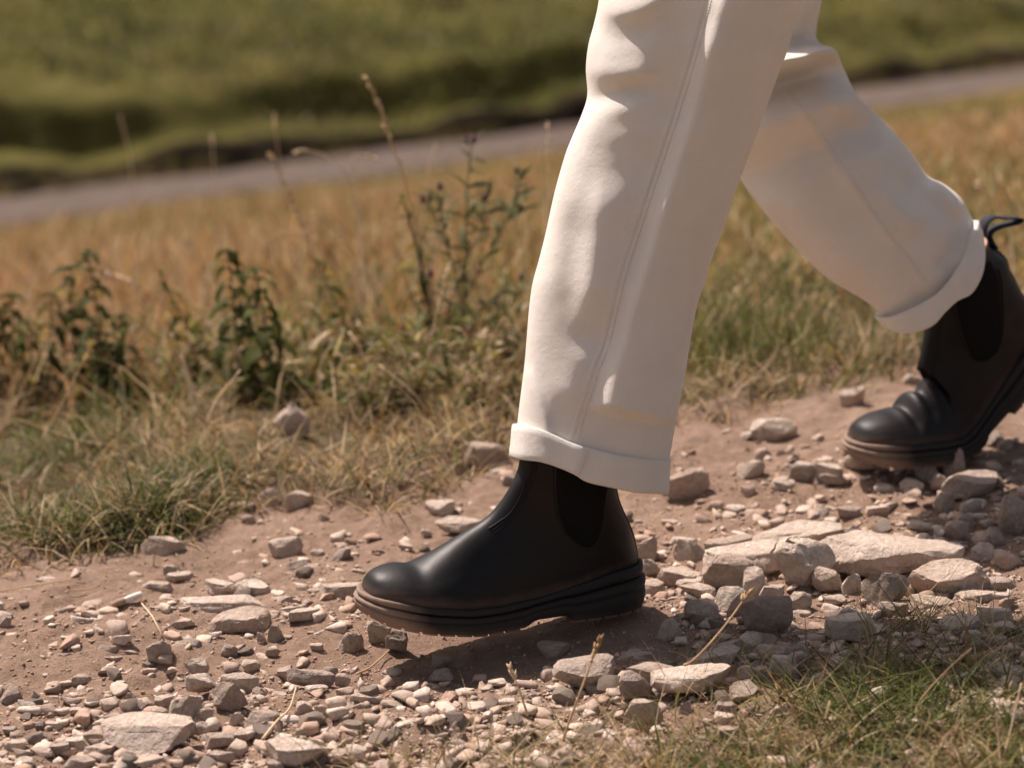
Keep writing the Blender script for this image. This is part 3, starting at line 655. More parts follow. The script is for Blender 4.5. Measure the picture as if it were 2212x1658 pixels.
# gravel and crumbs: one mass
def scatter_rocks(name, n, sub, smin, smax, seed, label, power=2.2, flat=.7, mindens=0.0, crumb=False):
    r = np.random.default_rng(seed); base = [rock_shape(500+i, sub, i % 3 == 0, .09 if sub > 1 else .2, 12, .36)[0] for i in range(12)]; F0 = ICO[sub][1]
    px = r.uniform(-420, 2620, n*6); py = 840+880*r.random(n*6)**.75
    w = gravel_w(px, py); w = np.clip(w*(.55+.9*np.maximum(0, .35+noise2(px/70, py/30, 13)))+mindens, 0, 1)
    ok = r.random(n*6) < w; px, py = px[ok][:n], py[ok][:n]
    p, d = on_ground(px, py); ok = is_dirt(p) & clear_of_boot(p) if not crumb else is_dirt(p); p = p[ok]; m = len(p)
    s = smin*(smax/smin)**(r.random(m)**power)
    a = r.uniform(0, 6.28, m); k = r.integers(0, 12, m)
    B = np.stack(base)[k]*np.c_[s, s*r.uniform(.5, 1, m), s*flat*r.uniform(.5, 1.1, m)][:, None, :]
    tx = r.normal(0, .25, m); ca, sa = np.cos(a)[:, None], np.sin(a)[:, None]
    z = B[..., 2]*np.cos(tx)[:, None]+B[..., 1]*np.sin(tx)[:, None]; yb = B[..., 1]*np.cos(tx)[:, None]-B[..., 2]*np.sin(tx)[:, None]
    V = np.stack([B[..., 0]*ca-yb*sa, B[..., 0]*sa+yb*ca, z], -1)+p[:, None]+np.array([0, 0, 1.])*(s*flat*r.uniform(-.45, .4, m))[:, None, None]
    nv = V.shape[1]; F = (np.arange(m)[:, None, None]*nv+F0[None]).reshape(-1, 3)
    pal = np.array([(.56, .45, .37), (.50, .38, .305), (.44, .31, .24), (.45, .35, .29), (.62, .515, .44)]) if not crumb else np.array([(.44, .30, .23), (.37, .245, .18), (.50, .37, .29), (.42, .29, .22)])
    C = pal[r.integers(0, len(pal), m)]*r.uniform(.8, 1.12, (m, 1))
    o = mesh_world(name, V.reshape(-1, 3), F, M['gravel'], attrs=dict(Col=np.repeat(C, nv, 0)), smooth_=False)
    tag(o, label, kind='stuff'); return o
scatter_rocks('gravel', 9800, 2, .0014, .0145, 31, 'loose pale limestone gravel covering the dirt path', power=2.5)
scatter_rocks('dirt_crumbs', 29000, 1, .0007, .0030, 33, 'fine brown soil crumbs scattered over the path', mindens=.22, flat=.85, crumb=True)

# ------------------------------------------------------------------ plants
def ground_pt(px, py):
    p, d = on_ground(px, py); return p[0], d[0]
prng = random.Random(9)
def poly_depth(pts, depth, wob=.0):
    pts = np.asarray(pts, float)
    return np.array([unp(a, b, depth+wob*i) for i, (a, b) in enumerate(pts)])
def stalk(pts, r=.0011, mat='stalk', head=None, label=None, group='dry grass stalks in the verge', sink=True, name='grass_stalk', depth=None):
    """pts base to tip in the picture; the base stands on the ground"""
    g, d = ground_pt(*pts[0])
    if depth: d = depth
    W = poly_depth(pts, d); W = catmull(W, 5*len(pts))
    u = np.linspace(0, 1, len(W)); W = W+np.outer(np.sin(u*3), [0, .02*prng.uniform(-1, 1), 0])
    if not label:
        bx = pts[0][0]; where = ['dense dark nettle clump', 'sparse leaning nettle', 'bushy nettle pair', 'thin leaning nettle', 'thistle', 'front trouser leg', 'rear boot'][int(np.searchsorted([300, 480, 640, 830, 1130, 1500], bx))]
        ln = np.hypot(pts[-1][0]-pts[0][0], pts[-1][1]-pts[0][1])
        label = ('tall ' if ln > 220 else 'short ' if ln < 110 else 'mid-height ')+('seeding' if head else 'bare')+' dry grass stalk by the '+where
    e = empty(name, W[0], label, 'grass stalk', group)
    r *= 1.3; V, F = tube(W, r*(1-.55*u), 5); mesh_world('stem', V, F, M[mat], e)
    if head:
        a = int(len(W)*(1-head)); parts = []
        for i in range(a, len(W)-1):
            for k in range(2):
                f = prng.random(); c = W[i]*(1-f)+W[i+1]*f; tan = W[i+1]-W[i]; tan /= np.linalg.norm(tan)
                dr = tan+np.array([prng.uniform(-.5, .5), prng.uniform(-.5, .5), prng.uniform(-.3, .3)]); dr /= np.linalg.norm(dr)
                L_ = r*prng.uniform(4, 7); parts.append(tube([c, c+dr*L_*.4, c+dr*L_], [r*.5, r*1.25, r*.15], 4))
        V, F = join(parts); mesh_world('seed_head', V, F, M[mat], e)
    return e
stalk([(424,905),(412,837),(391,767),(369,720)], .0026, 'palestalk', label='thick pale forked grass blade standing before the dark nettles')
stalk([(440,935),(420,850),(403,790),(391,767)], .0018, 'palestalk', label='second thinner pale blade of the forked grass in the verge')
stalk([(372,800),(352,720),(324,662),(297,619),(270,599),(238,591)], .0015, 'palestalk', head=.35, label='arched pale grass stalk bowing over beside the bushy nettles')
for pts, r, hd in [([(430,974),(465,869),(520,798)], .0016, 0), ([(0,935),(39,861),(90,744)], .0016, 0), ([(250,905),(242,869),(195,830),(117,763)], .0016, 0), ([(300,985),(246,958),(156,939),(39,904)], .0014, 0),
    ([(827,893),(845,830),(872,768)], .0015, 0), ([(936,905),(890,840),(818,786)], .0013, 0), ([(795,850),(781,754),(754,716)], .0024, 0), ([(915,830),(940,690),(968,572)], .0012, .2), ([(790,780),(768,572),(731,508),(681,463)], .0012, .2),
    ([(640,760),(590,600),(576,531),(604,508),(654,504),(677,497)], .0012, .4), ([(1180,760),(1185,500),(1183,262)], .0011, .3), ([(300,700),(281,375),(258,252)], .0011, .35), ([(640,700),(603,328),(592,252)], .0012, .35), ([(480,700),(463,363),(457,293)], .0011, .3),
    ([(2211,560),(2206,500),(2155,379)], .0020, 0), ([(2190,640),(2180,480),(2110,400)], .0016, .2), ([(1725,700),(1725,660),(1690,600)], .0016, 0), ([(1945,800),(1944,745),(1945,700)], .0016, 0), ([(120,960),(160,860),(150,720)], .0013, 0), ([(60,1000),(120,900),(190,760)], .0012, 0), ([(330,1010),(345,930),(350,850)], .0011, 0), ([(700,880),(690,800),(720,730)], .0012, 0), ([(1060,880),(1050,780),(1085,690)], .0012, .2), ([(560,640),(562,560),(568,520)], .0014, .3), ([(1110,470),(1150,440),(1200,415)], .0016, .4), ([(1100,900),(1040,830),(980,790)], .0012, 0), ([(40,830),(75,740),(60,660)], .0012, .2), ([(740,990),(700,920),(715,860)], .0010, 0)]:
    stalk(pts, r, prng.choice(['stalk', 'palestalk']), head=hd)
stalk([(965,800),(915,560),(868,362),(854,331),(825,244),(795,176)], .0016, 'stalk', head=.4, label='tallest dry seeding grass stalk leaning up across the lane')
stalk([(740,760),(677,554),(649,476),(622,408),(583,331)], .0014, 'stalk', head=.5, label='leaning golden seeding stalk whose tip reaches the lane')
stalk([(800,740),(763,422),(713,344),(660,326),(640,328)], .0011, 'palestalk', head=.3, label='wispy stalk with a flat pale tip drooping across the lane')
stalk([(800,760),(770,420),(760,345),(785,336),(809,342)], .0011, 'palestalk', head=.25, label='wispy stalk with its pale tip bent towards the tallest stalk')
stalk([(890,720),(923,385),(941,317)], .0011, 'palestalk', head=.2, label='straight thin pale stalk between the tallest stalk and the thistle')
near = 'foreground stalks at the near edge of the path'
stalk([(1478,1435),(1500,1408),(1560,1340),(1614,1279)], .0012, 'stalk', head=.15, label='slanting brown straw rising across the leg shadow', group=near, depth=2.32)
stalk([(1215,1600),(1229,1553),(1262,1465),(1295,1377)], .0012, 'stalk', head=.25, label='brown straw rising in front of the very flat sunlit slab', group=near)
stalk([(1140,1545),(1131,1518),(1118,1480),(1100,1440)], .0011, 'palestalk', head=.3, label='short pale straw standing alone on the near gravel', group=near)
stalk([(2160,1660),(2176,1600),(2206,1473)], .0014, 'palestalk', label='stiff pale straw upright in the near grass patch', group=near)
stalk([(2165,1690),(2160,1600),(2153,1540)], .0013, 'palestalk', label='shorter pale straw beside the stiff upright one', group=near)
stalk([(1995,1600),(1985,1540),(2040,1470),(2100,1400)], .0007, 'stalk', label='thin brown straw arching out of the near grass patch', group=near)
# straws lying on the ground
def fallen(pts, r, mat, label, lift=.004):
    p, d = on_ground(np.array([q[0] for q in pts], float), np.array([q[1] for q in pts], float)); p = p.copy(); p[:, 2] += lift+r
    W = catmull(p, 6*len(p)); W[:, 2] = np.maximum(W[:, 2], H(W[:, 0], W[:, 1])+r)
    V, F = tube(W, r*(1-.4*np.linspace(0, 1, len(W))), 5); o = mesh_world('straw', V, F, M[mat])
    return tag(o, label, 'straw', 'straws lying on the path')
fallen([(0,1283),(90,1276),(183,1265)], .0009, 'stalk', 'long brown straw lying on bare dirt away from the stones')
fallen([(146,1285),(190,1277),(222,1271)], .0009, 'stalk', 'short brown straw lying parallel to the longer one')
fallen([(567,1611),(600,1575),(625,1545),(640,1512)], .0015, 'palestalk', 'curved dry straw lying over pitted stones near the big pale lump', .008)
fallen([(515,1035),(540,1058),(560,1068)], .0013, 'palestalk', 'fallen grass stem pointing to the stone with the dark side')
fallen([(770,1460),(800,1440),(840,1412)], .0012, 'stalk', 'brown twig lying on the dirt below the lifted boot toe')
g, d = ground_pt(343, 1392)
kw = catmull(poly_depth([(343,1392),(348,1367),(336,1338),(329,1328),(305,1302)], d), 5)
kw = poly_depth([(343,1394),(348,1367),(329,1330),(306,1302)], d); kw[2, 1] += .05; kw[3, 1] += .10; kw[2] = unp(329, 1330, d+.045); kw[3] = unp(306, 1302, d+.095)
V, F = tube(kw, .0009, 5); tag(mesh_world('straw', V, F, M['palestalk']), 'kinked pale straw leaning from the cube-like stone to the paper stub', 'straw', 'straws lying on the path')
# rolled paper stub
a0, _ = ground_pt(268, 1322); a1, _ = ground_pt(306, 1310); r = .0042
ax = (a1-a0)/np.linalg.norm(a1-a0); up = np.array([0, 0, r*1.05])
e = empty('cigarette_butt', a0, 'white rolled paper stub lying on the dirt by the kinked straw', 'cigarette butt')
def rod(p0, p1, rs):
    u = np.linspace(0, 1, len(rs))[:, None]; return tube(p0*(1-u)+p1*u, rs, 10)
V, F = rod(a0+up, a1+up+np.array([0, 0, .003]), [r*.96, r, r*1.03, r, r*.97, r*.9]); mesh_world('paper_tube', V, F, M['paper'], e)
V, F = rod(a0+up-ax*.014-np.array([0, 0, .0012]), a0+up+ax*.0005, [r*.6, r*.95, r*1.1, r*1.0]); mesh_world('burnt_end', V, F, M['filt'], e)
# dead leaf on the thick block is laid after the stones (needs their tops)
def leaf_mesh(name, droop, width, teeth=7, fold=.25, mat=None):
    n = 2*teeth+1; V = []; F = []
    for i in range(n):
        u = i/(n-1); w = width*math.sin(math.pi*min(1, u**.75*1.0))*(1.0 if i % 2 else .78)+.004
        x = math.sin(droop*u)/max(droop, 1e-3); z = -(1-math.cos(droop*u))/max(droop, 1e-3)
        for s in (-1, 0, 1): V.append((x-.03*abs(s)*(i % 2), s*w, z+abs(s)*w*fold))
    for i in range(n-1):
        for s in (0, 1): F.append((i*3+s, i*3+s+1, (i+1)*3+s+1, (i+1)*3+s))
    me = bpy.data.meshes.new(name); me.from_pydata(V, [], F); me.update(); me.materials.append(mat)
    me.polygons.foreach_set('use_smooth', np.ones(len(F), bool)); return me
def dead_leaf():
    o, V = BLOCK; c = np.array(o.location)+np.array([V[:, 0].mean()-.012, V[:, 1].mean()-.004, 0]); m = np.abs(V[:, :2]+np.array(o.location)[:2]-c[:2]).sum(1) < .02
    c[2] = o.location.z+V[m, 2].max()+.0015
    e = empty('dead_leaf', c, 'tiny curled brown dead leaf on the thick pale block', 'leaf')
    l = bpy.data.objects.new('leaf_blade', leaf_mesh('leaf_blade', 1.0, .2, 5, .4, M['stalk'])); COL.objects.link(l); l.parent = e; l.location = (0, 0, .002); l.scale = (.014,)*3; l.rotation_euler = (.2, .3, 2.5)
    V, F = tube([c+[0, 0, .001], c+[.003, -.001, .002], c+[.007, -.003, .001]], .0004, 4); mesh_world('leaf_stalk', V, F, M['stalk'], e)
dead_leaf()
LEAF = [leaf_mesh('leaf', dr, w, 7, fo, M['nettle_leaf']) for dr, w, fo in ((2.1, .17, .4), (1.6, .19, .3), (2.5, .17, .5))]
YLEAF = [leaf_mesh('leaf', dr, w, 6, fo, M['yellow_leaf']) for dr, w, fo in ((1.2, .16, .3), (1.8, .14, .4))]
def put_leaf(me, parent, pos, az, pitch, size, roll=0):
    o = bpy.data.objects.new('leaf', me); COL.objects.link(o); o.parent = parent
    o.location = np.asarray(pos)-ORIG[parent]
    o.rotation_euler = (Matrix.Rotation(az, 3, 'Z')@Matrix.Rotation(-pitch, 3, 'Y')@Matrix.Rotation(roll, 3, 'X')).to_euler(); o.scale = (size,)*3
def nettle(pts, pairs, size, label, yellow=.05, stem='nettle_stem', r=.0024, bottom=.08, spread=.5, group='nettles in the verge', pitch=.35):
    g, d = ground_pt(*pts[0]); W = catmull(poly_depth(pts, d), 14)
    e = empty('nettle_plant', W[0], label, 'nettle', group)
    V, F = tube(W, r*(1-.6*np.linspace(0, 1, 14)), 6); mesh_world('stem', V, F, M[stem], e)
    az = prng.uniform(0, 3); size *= 1.3; pairs += 2
    for i in range(pairs):
        u = bottom+(1-bottom)*(i/(pairs-1))**.9; k = u*13; j = min(int(k), 12); p = W[j]*(1-k+j)+W[j+1]*(k-j)
        az += math.pi/2+prng.uniform(-.3, .3); sz = size*(1.05-.62*u)*prng.uniform(.8, 1.2)
        for h in (0, math.pi):
            if prng.random() < .12: continue
            me = prng.choice(YLEAF) if prng.random() < yellow else prng.choice(LEAF)
            put_leaf(me, e, p, az+h+prng.uniform(-.3, .3), pitch-.25+prng.uniform(-.5, .3)*spread+u*.4, sz, prng.uniform(-.5, .5))
    for k in range(4): put_leaf(prng.choice(LEAF), e, W[-1], k*1.57+prng.random(), .9+prng.uniform(-.3, .3), size*.3)
nettle([(520,862),(508,700),(494,548)], 12, .066, 'bushy drooping nettle, the taller of the pair behind the triangular stone')
nettle([(594,880),(580,740),(551,587)], 12, .066, 'bushy drooping nettle, the shorter of the pair behind the triangular stone')
nettle([(450,830),(405,710),(345,590)], 9, .05, 'sparse leaning nettle with pale upper leaves beside the arched stalk', yellow=.45)
nettle([(230,880),(215,720),(191,548)], 14, .062, 'tallest nettle of the dense dark clump away from the path')
nettle([(165,880),(160,740),(152,583)], 14, .06, 'nettle in the middle of the dense dark clump')
nettle([(25,890),(28,770),(23,642)], 13, .066, 'broad dark nettle at the outer end of the dense clump')
nettle([(-30,900),(-25,780),(-15,650)], 13, .066, 'dark nettle half hidden behind the broad one at the clump end')
nettle([(100,895),(108,770),(112,640)], 12, .06, 'lower nettle filling the dense dark clump')
nettle([(275,890),(268,790),(258,690)], 10, .056, 'short drooping nettle at the stone side of the dense clump', yellow=.15)
nettle([(70,900),(70,800),(60,700)], 11, .06, 'short nettle in front of the dense dark clump')
nettle([(200,905),(195,800),(205,690)], 11, .058, 'low leafy nettle at the foot of the tallest clump nettle', yellow=.12)
nettle([(790,830),(735,680),(686,568)], 9, .046, 'thin leaning nettle with light green leaves between the bushy pair and the thistle', yellow=.5)
nettle([(950,800),(918,618),(890,500),(868,426)], 9, .044, 'tall purple-stemmed plant with few yellow leaves beside the thistle', yellow=.65, stem='purple_stem', r=.003, bottom=.2)
nettle([(1105,800),(1090,720),(1070,660)], 7, .045, 'small leafy nettle low beside the front trouser leg', yellow=.3)
nettle([(700,860),(690,800),(700,740)], 7, .045, 'small leafy nettle low between the stalks by the triangular stone', yellow=.3)
# thistle
TL = leaf_mesh('leaf', .6, .09, 5, .5, M['thistle'])
def thistle():
    g, d = ground_pt(995, 800)
    e = empty('thistle_plant', g, 'tall branching thistle with narrow spiny leaves and purple buds', 'thistle')
    lines = [[(995,800),(1002,680),(1005,560),(1008,430),(1018,310)], [(1000,690),(973,558),(936,481),(918,440)], [(1003,650),(1046,563),(1082,499),(1112,470)], [(1082,499),(1112,440),(1123,390)], [(1000,720),(1060,655),(1119,627)], [(1004,560),(1040,500),(1048,440)], [(973,558),(955,470),(960,410)], [(1000,740),(950,690),(925,610)]]
    for li, ln in enumerate(lines):
        W = poly_depth(ln, d); W[:, 1] += np.linspace(0, 1, len(W))*prng.uniform(-.04, .06)*(li > 0); W = catmull(W, 16)
        V, F = tube(W, (.0026 if li == 0 else .0016)*(1-.5*np.linspace(0, 1, 16)), 5); mesh_world('stem' if li == 0 else 'branch', V, F, M['greenstem'], e)
        for i in range(2, 16):
            for q in range(2 if li == 0 else 1): put_leaf(TL, e, W[i], prng.uniform(0, 6.28), prng.uniform(.1, 1.0), prng.uniform(.026, .058), prng.uniform(-1, 1))
        t = W[-1]
        for q in range(1+(li < 2)):
            c = t+np.array([prng.uniform(-.008, .008), prng.uniform(-.008, .008), -.004*q]); V, F = tube([c, c+[0, 0, .004], c+[0, 0, .009], c+[0, 0, .013]], [.002, .0042, .0034, .0045], 7); mesh_world('bud', V, F, M['bud'], e)
thistle()

# ------------------------------------------------------------------ the walker
person = empty('person', (.05, .12, 0.0), 'person walking in cream turned-up trousers and black ankle boots', 'person')
def ridge(PX, PY, pts, amp, wl, wr, taper=.22):
    """bump of height amp along a polyline in the picture, with its own width on either side"""
    pts = np.asarray(pts, float); pts = catmull(pts, 6*len(pts)) if len(pts) > 2 else pts; best = np.full(PX.shape, 1e9); sgn = np.ones(PX.shape); uu = np.zeros(PX.shape)
    cum = np.r_[0, np.cumsum(np.linalg.norm(np.diff(pts, axis=0), axis=1))]
    for si, (a, b) in enumerate(zip(pts[:-1], pts[1:])):
        ab = b-a; L2 = ab@ab; t = np.clip(((PX-a[0])*ab[0]+(PY-a[1])*ab[1])/L2, 0, 1)
        dx, dy = PX-(a[0]+t*ab[0]), PY-(a[1]+t*ab[1]); dd = np.hypot(dx, dy); cr = ab[0]*(PY-a[1])-ab[1]*(PX-a[0])
        m = dd < best; best = np.where(m, dd, best); sgn = np.where(m, np.sign(cr), sgn); uu = np.where(m, (cum[si]+t*(cum[si+1]-cum[si]))/cum[-1], uu)
    w = np.where(sgn > 0, wl, wr)
    tp = smooth(0, taper, uu)*smooth(0, taper, 1-uu) if taper else 1.0
    return amp*tp*np.exp(-(best/w)**2)
def superang(th, n):
    c, s = np.cos(th), np.sin(th); return np.sign(c)*np.abs(c)**(2/n), np.sign(s)*np.abs(s)**(2/n)
def leg(name, rows, nrow, bumps, sup=2.4, seg=144, parent=None, extra=None):
    """rows: Lx Ly Rx Ry depth thickness-ratio; a tube drawn through both outlines"""
    R_ = catmull(rows, nrow); th = np.linspace(0, 2*np.pi, seg, endpoint=False); c, s = superang(th, sup)
    f = (1+c)/2
    PX = R_[:, [0]]*(1-f)+R_[:, [2]]*f; PY = R_[:, [1]]*(1-f)+R_[:, [3]]*f
    hw = np.hypot(R_[:, 2]-R_[:, 0], R_[:, 3]-R_[:, 1])/2*K*R_[:, 4]
    B = np.zeros_like(PX)
    for b in bumps: B += ridge(PX, PY, *b)
    B += .0002*noise2(PX/22, PY/34, 3)+.0003*noise2(PX/70, PY/130, 4)
    front = np.clip(s, 0, 1)[None, :]**.5
    D = R_[:, [4]]-R_[:, [5]]*hw[:, None]*s[None, :]-B*front
    V = unp(PX.ravel(), PY.ravel(), D.ravel())
    vv = np.linspace(0, 1, nrow)[:, None]*(nrow*.0035)/.25; uu = (th/np.pi*.45/.25)[None, :]
    uv = np.stack(np.broadcast_arrays(uu, vv), -1).reshape(-1, 2)
    o = mesh_world(name, V, grid_faces(nrow, seg, True), M['cloth'], parent, uv=uv)
    return o, V, R_
def bvh_of(V, F): return BVHTree.FromPolygons([tuple(map(float, v)) for v in V], [tuple(int(i) for i in f) for f in F])
def hit_depth(bvh, px, py):
    d = ray(px, py); L_ = np.linalg.norm(d); loc, nor, idx, dist = bvh.ray_cast(Vector(CAM), Vector(d/L_))
    return None if loc is None else dist/L_
DF = 2.535
frontrows = [(1345,-620,1880,-600,DF+.06,0.88),(1322,-300,1835,-300,DF+.03,0.88),(1300,-80,1765,-80,DF+.01,0.88),(1293,0,1734,0,DF,0.88),(1283,50,1716,52,DF,0.88),(1270,100,1702,106,DF,0.88),(1265,150,1684,152,DF,0.88),(1268,205,1667,200,DF,0.88),(1257,245,1650,247,DF,0.88),(1238,290,1634,292,DF,0.88),(1222,330,1619,332,DF,0.85),(1207,380,1600,382,DF,0.85),(1194,430,1582,432,DF,0.85),(1179,500,1559,500,DF,0.82),(1164,560,1537,562,DF,0.82),(1150,612,1520,614,DF,0.82),(1143,660,1505,662,DF,0.82),(1138,720,1493,722,DF,0.82),(1134,770,1485,774,DF,0.82),(1129,815,1477,820,DF,0.82),(1122,870,1466,878,DF,0.82),(1117,918,1456,930,DF,0.82),(1115,945,1450,965,DF,0.82),(1118,960,1445,1000,DF,0.80)]
seam_line = [(1521,0),(1484,139),(1447,259),(1410,370),(1367,500),(1339,586),(1318,672),(1300,744),(1278,801),(1253,880),(1232,951)]
crest = [(1630,-250),(1574,0),(1550,80),(1520,200),(1490,300),(1458,405),(1432,490),(1396,611),(1363,718),(1340,800),(1318,900)]
fb = [
 (crest, .0205, 31, 200, .02),
 ([(1300,360),(1298,430),(1290,520),(1278,620),(1262,730)], .0105, 32, 75, .3),
 ([(1238,420),(1232,520),(1230,620),(1232,720)], -.0035, 30, 26, .3),
 ([(1280,725),(1262,780),(1238,840),(1212,900)], .0055, 46, 50, .35),
 ([(1250,150),(1300,158),(1350,165),(1430,150)], .0065, 22, 34, .3), ([(1250,232),(1310,208),(1360,190),(1440,180)], -.0055, 26, 20, .3),
 ([(1235,300),(1290,250),(1350,232),(1420,240)], .0045, 30, 36, .3),
 ([(1270,15),(1340,28),(1400,12),(1470,-40)], .0075, 20, 34, .3), ([(1270,75),(1340,82),(1430,62)], -.0035, 26, 26, .3),
 ([(1130,780),(1152,840),(1174,900),(1190,960)], .0062, 34, 12, .2), ([(1440,800),(1424,900),(1407,1000)], .0026, 16, 12, .25),
 ([(1620,100),(1570,320),(1515,520),(1450,820)], -.0030, 55, 50, .3)]
tl, TV, _ = leg('trouser_leg', frontrows, 230, fb, 2.45, parent=person)
tl['label'] = 'front trouser leg planted forward, with side seam'
bv = bvh_of(TV, grid_faces(230, 144, True))
def conform_strip(name, line, width_px, lift, mat, parent, bvh, n=90, smooth_=True, closed=False):
    Lc = catmull(line, n); tan = np.gradient(Lc, axis=0); tan /= np.linalg.norm(tan, axis=1)[:, None]; nor = np.c_[-tan[:, 1], tan[:, 0]]
    V = []
    ok = []
    offs = [(-.62, -.0004), (-.42, lift), (.42, lift*.6), (.62, -.0002)]
    last = None
    for i in range(n):
        row = []
        for o_, l_ in offs:
            p = Lc[i]+nor[i]*width_px*o_; d = hit_depth(bvh, *p)
            if d is None: d = last if last is not None else DF
            last = d; row.append(unp(p[0], p[1], d-l_))
        V += row
    return mesh_world(name, np.array(V), [tuple(f) for f in grid_faces(n, 4)], mat, parent, smooth_)
sl = [(1560,-140)]+seam_line
conform_strip('side_seam', sl, 10, .0006, M['cloth'], tl, bv, 130)
off = [(x+14, y+3) for x, y in sl]
def stitches(name, line, step, length, r, lift, mat, parent, bvh, n=400):
    Lc = catmull(line, n); seg = np.r_[0, np.cumsum(np.linalg.norm(np.diff(Lc, axis=0), axis=1))]; parts = []
    for a in np.arange(0, seg[-1]-length, step):
        pts = []
        for q in (0, .5, 1):
            p = np.array([np.interp(a+length*q, seg, Lc[:, 0]), np.interp(a+length*q, seg, Lc[:, 1])]); d = hit_depth(bvh, *p)
            if d is None: break
            pts.append(unp(p[0], p[1], d-lift*(1 if q == .5 else .3)))
        if len(pts) == 3: parts.append(tube(np.array(pts), [r*.6, r, r*.6], 4))
    if parts: V, F = join(parts); o = mesh_world(name, V, F, mat, parent); o['kind'] = 'stuff'; return o
stitches('stitching', off, 6.5, 4.6, .00045, .0006, M['cloth'], tl, bv)
# cuffs: a turned-up band drawn through its top and bottom edges
def cuff(name, top, bot, depth, thick, leg_o, lift, bumps, sup=2.35, seg=160, label=None):
    top = np.asarray(top, float); bot = np.asarray(bot, float); th = np.linspace(0, 2*np.pi, seg, endpoint=False); c, s = superang(th, sup); f = (1+c)/2
    def curve(P, f, back):
        Lc = catmull(P, 60); seg_ = np.linspace(0, 1, 60)
        x = np.interp(f, seg_, Lc[:, 0]); y = np.interp(f, seg_, Lc[:, 1])
        ch = Lc[0]+(Lc[-1]-Lc[0])*f[:, None]
        x = np.where(back, ch[:, 0]-(x-ch[:, 0])*.6, x); y = np.where(back, ch[:, 1]-(y-ch[:, 1])*.6-14*np.abs(s), y)
        return x, y
    back = s < 0
    xt, yt = curve(top, f, back); xb, yb = curve(bot, f, back)
    hw = np.linalg.norm(top[-1]-top[0])/2*K*depth
    prof = [(0.0, -.016), (0, -.003), (.006, -.0002), (.03, .0007), (.2, .0012), (.4, .0009), (.6, .0009), (.8, .0014), (.96, .0010), (.995, -.0002), (1.0, -.003), (.96, -.006), (.5, -.0065), (.1, -.0065)]
    rows = []
    for v, l_ in prof:
        PX = xt*(1-v)+xb*v; PY = yt*(1-v)+yb*v
        B = np.zeros_like(PX)
        for b in bumps: B += ridge(PX, PY, *b)
        B += .0005*noise2(PX/30, PY/40, 6)+.00015*noise2(PX/8, PY/8, 7)
        D = depth-(thick*hw+lift+l_)*s-B*np.clip(s, 0, 1)**.5
        sh = (lift+l_)/(K*depth)*c*.7
        rows.append(unp(PX+sh, PY, D))
    V = np.concatenate(rows); n = len(prof)
    uu = (th/np.pi*.45/.25)[None, :]; vv = (np.arange(n)*.006/.25)[:, None]
    uv = np.stack(np.broadcast_arrays(-uu, vv), -1).reshape(-1, 2)
    o = mesh_world(name, V, grid_faces(n, seg, True), M['cloth'], leg_o, uv=uv)
    if label: o['label'] = label
    return o, V, grid_faces(n, seg, True)
ctop = [(1111,917),(1146,921),(1185,933),(1228,953),(1271,967),(1338,983),(1392,990),(1443,994)]
cbot = [(1105,985),(1130,993),(1164,997),(1196,1006),(1239,1024),(1268,1041),(1320,1053),(1375,1064),(1438,1067)]
cf, CV, CF = cuff('cuff', ctop, cbot, DF, .84, tl, .0032, [([(1262,940),(1252,990),(1236,1040)], .0022, 22, 14, 0), ([(1185,910),(1200,960),(1215,1020)], -.0018, 32, 30, 0), ([(1345,960),(1335,1020),(1325,1080)], -.0015, 50, 50, 0)])
cbv = bvh_of(CV, CF)
conform_strip('cuff_seam', [(1262,970),(1258,985),(1250,1005),(1240,1020)], 18, .0012, M['cloth'], tl, cbv, 16)
stitches('stitching', [(1268,974),(1264,990),(1256,1012),(1249,1026)], 3.2, 2.2, .0006, .0008, M['cloth'], tl, cbv, 60)

# rear leg
DB = 2.865
backrows = [(1560,-620,1905,-620,DB-.06,0.86),(1545,-300,1840,-300,DB-.03,0.86),(1540,-80,1785,-90,DB+.0,0.86),(1542,0,1775,-5,DB+.01,0.86),(1545,70,1763,62,DB+.02,0.86),(1540,120,1768,92,DB+.025,0.86),(1538,165,1803,108,DB-.06,0.86),(1545,215,1822,150,DB+.03,0.86),(1562,290,1852,207,DB-.03,0.86),(1598,385,1905,258,DB+.015,0.86),(1643,450,1944,300,DB,0.84),(1693,508,1976,342,DB,0.84),(1742,560,2003,380,DB,0.84),(1790,603,2038,398,DB,0.84),(1834,630,2072,425,DB,0.84),(1868,650,2092,458,DB,0.84),(1890,668,2106,490,DB,0.81),(1900,690,2114,520,DB,0.80),(1925,704,2112,556,DB,0.77),(1950,713,2108,592,DB,0.74)]
bb = [([(1690,100),(1740,122),(1775,130),(1820,122)], -.012, 14, 14), ([(1725,88),(1765,92),(1800,100),(1825,112)], .010, 15, 18), ([(1770,140),(1795,200),(1835,250)], .011, 30, 55), ([(1765,225),(1800,265),(1850,285),(1910,315)], -.008, 22, 28),
 ([(1700,170),(1760,270),(1830,380),(1910,480),(1960,540)], .0070, 26, 80, .15), ([(1920,380),(1985,430),(2030,455),(2075,480)], -.010, 26, 30), ([(1900,390),(1950,450),(1995,500)], .008, 30, 36), ([(2000,385),(2045,412),(2085,470)], .012, 22, 26), ([(2075,450),(2065,520),(2025,590)], -.009, 16, 28), ([(1660,420),(1760,520),(1860,600)], .004, 60, 60), ([(1890,700),(1940,665),(2010,620)], -.005, 22, 24), ([(2098,460),(2092,520),(2062,590)], .007, 12, 16)]
tb, BV, _ = leg('trouser_leg', backrows, 190, bb, 2.2, parent=person)
tb['label'] = 'rear trouser leg bent at the knee behind the front one'
bbv = bvh_of(BV, grid_faces(190, 144, True))
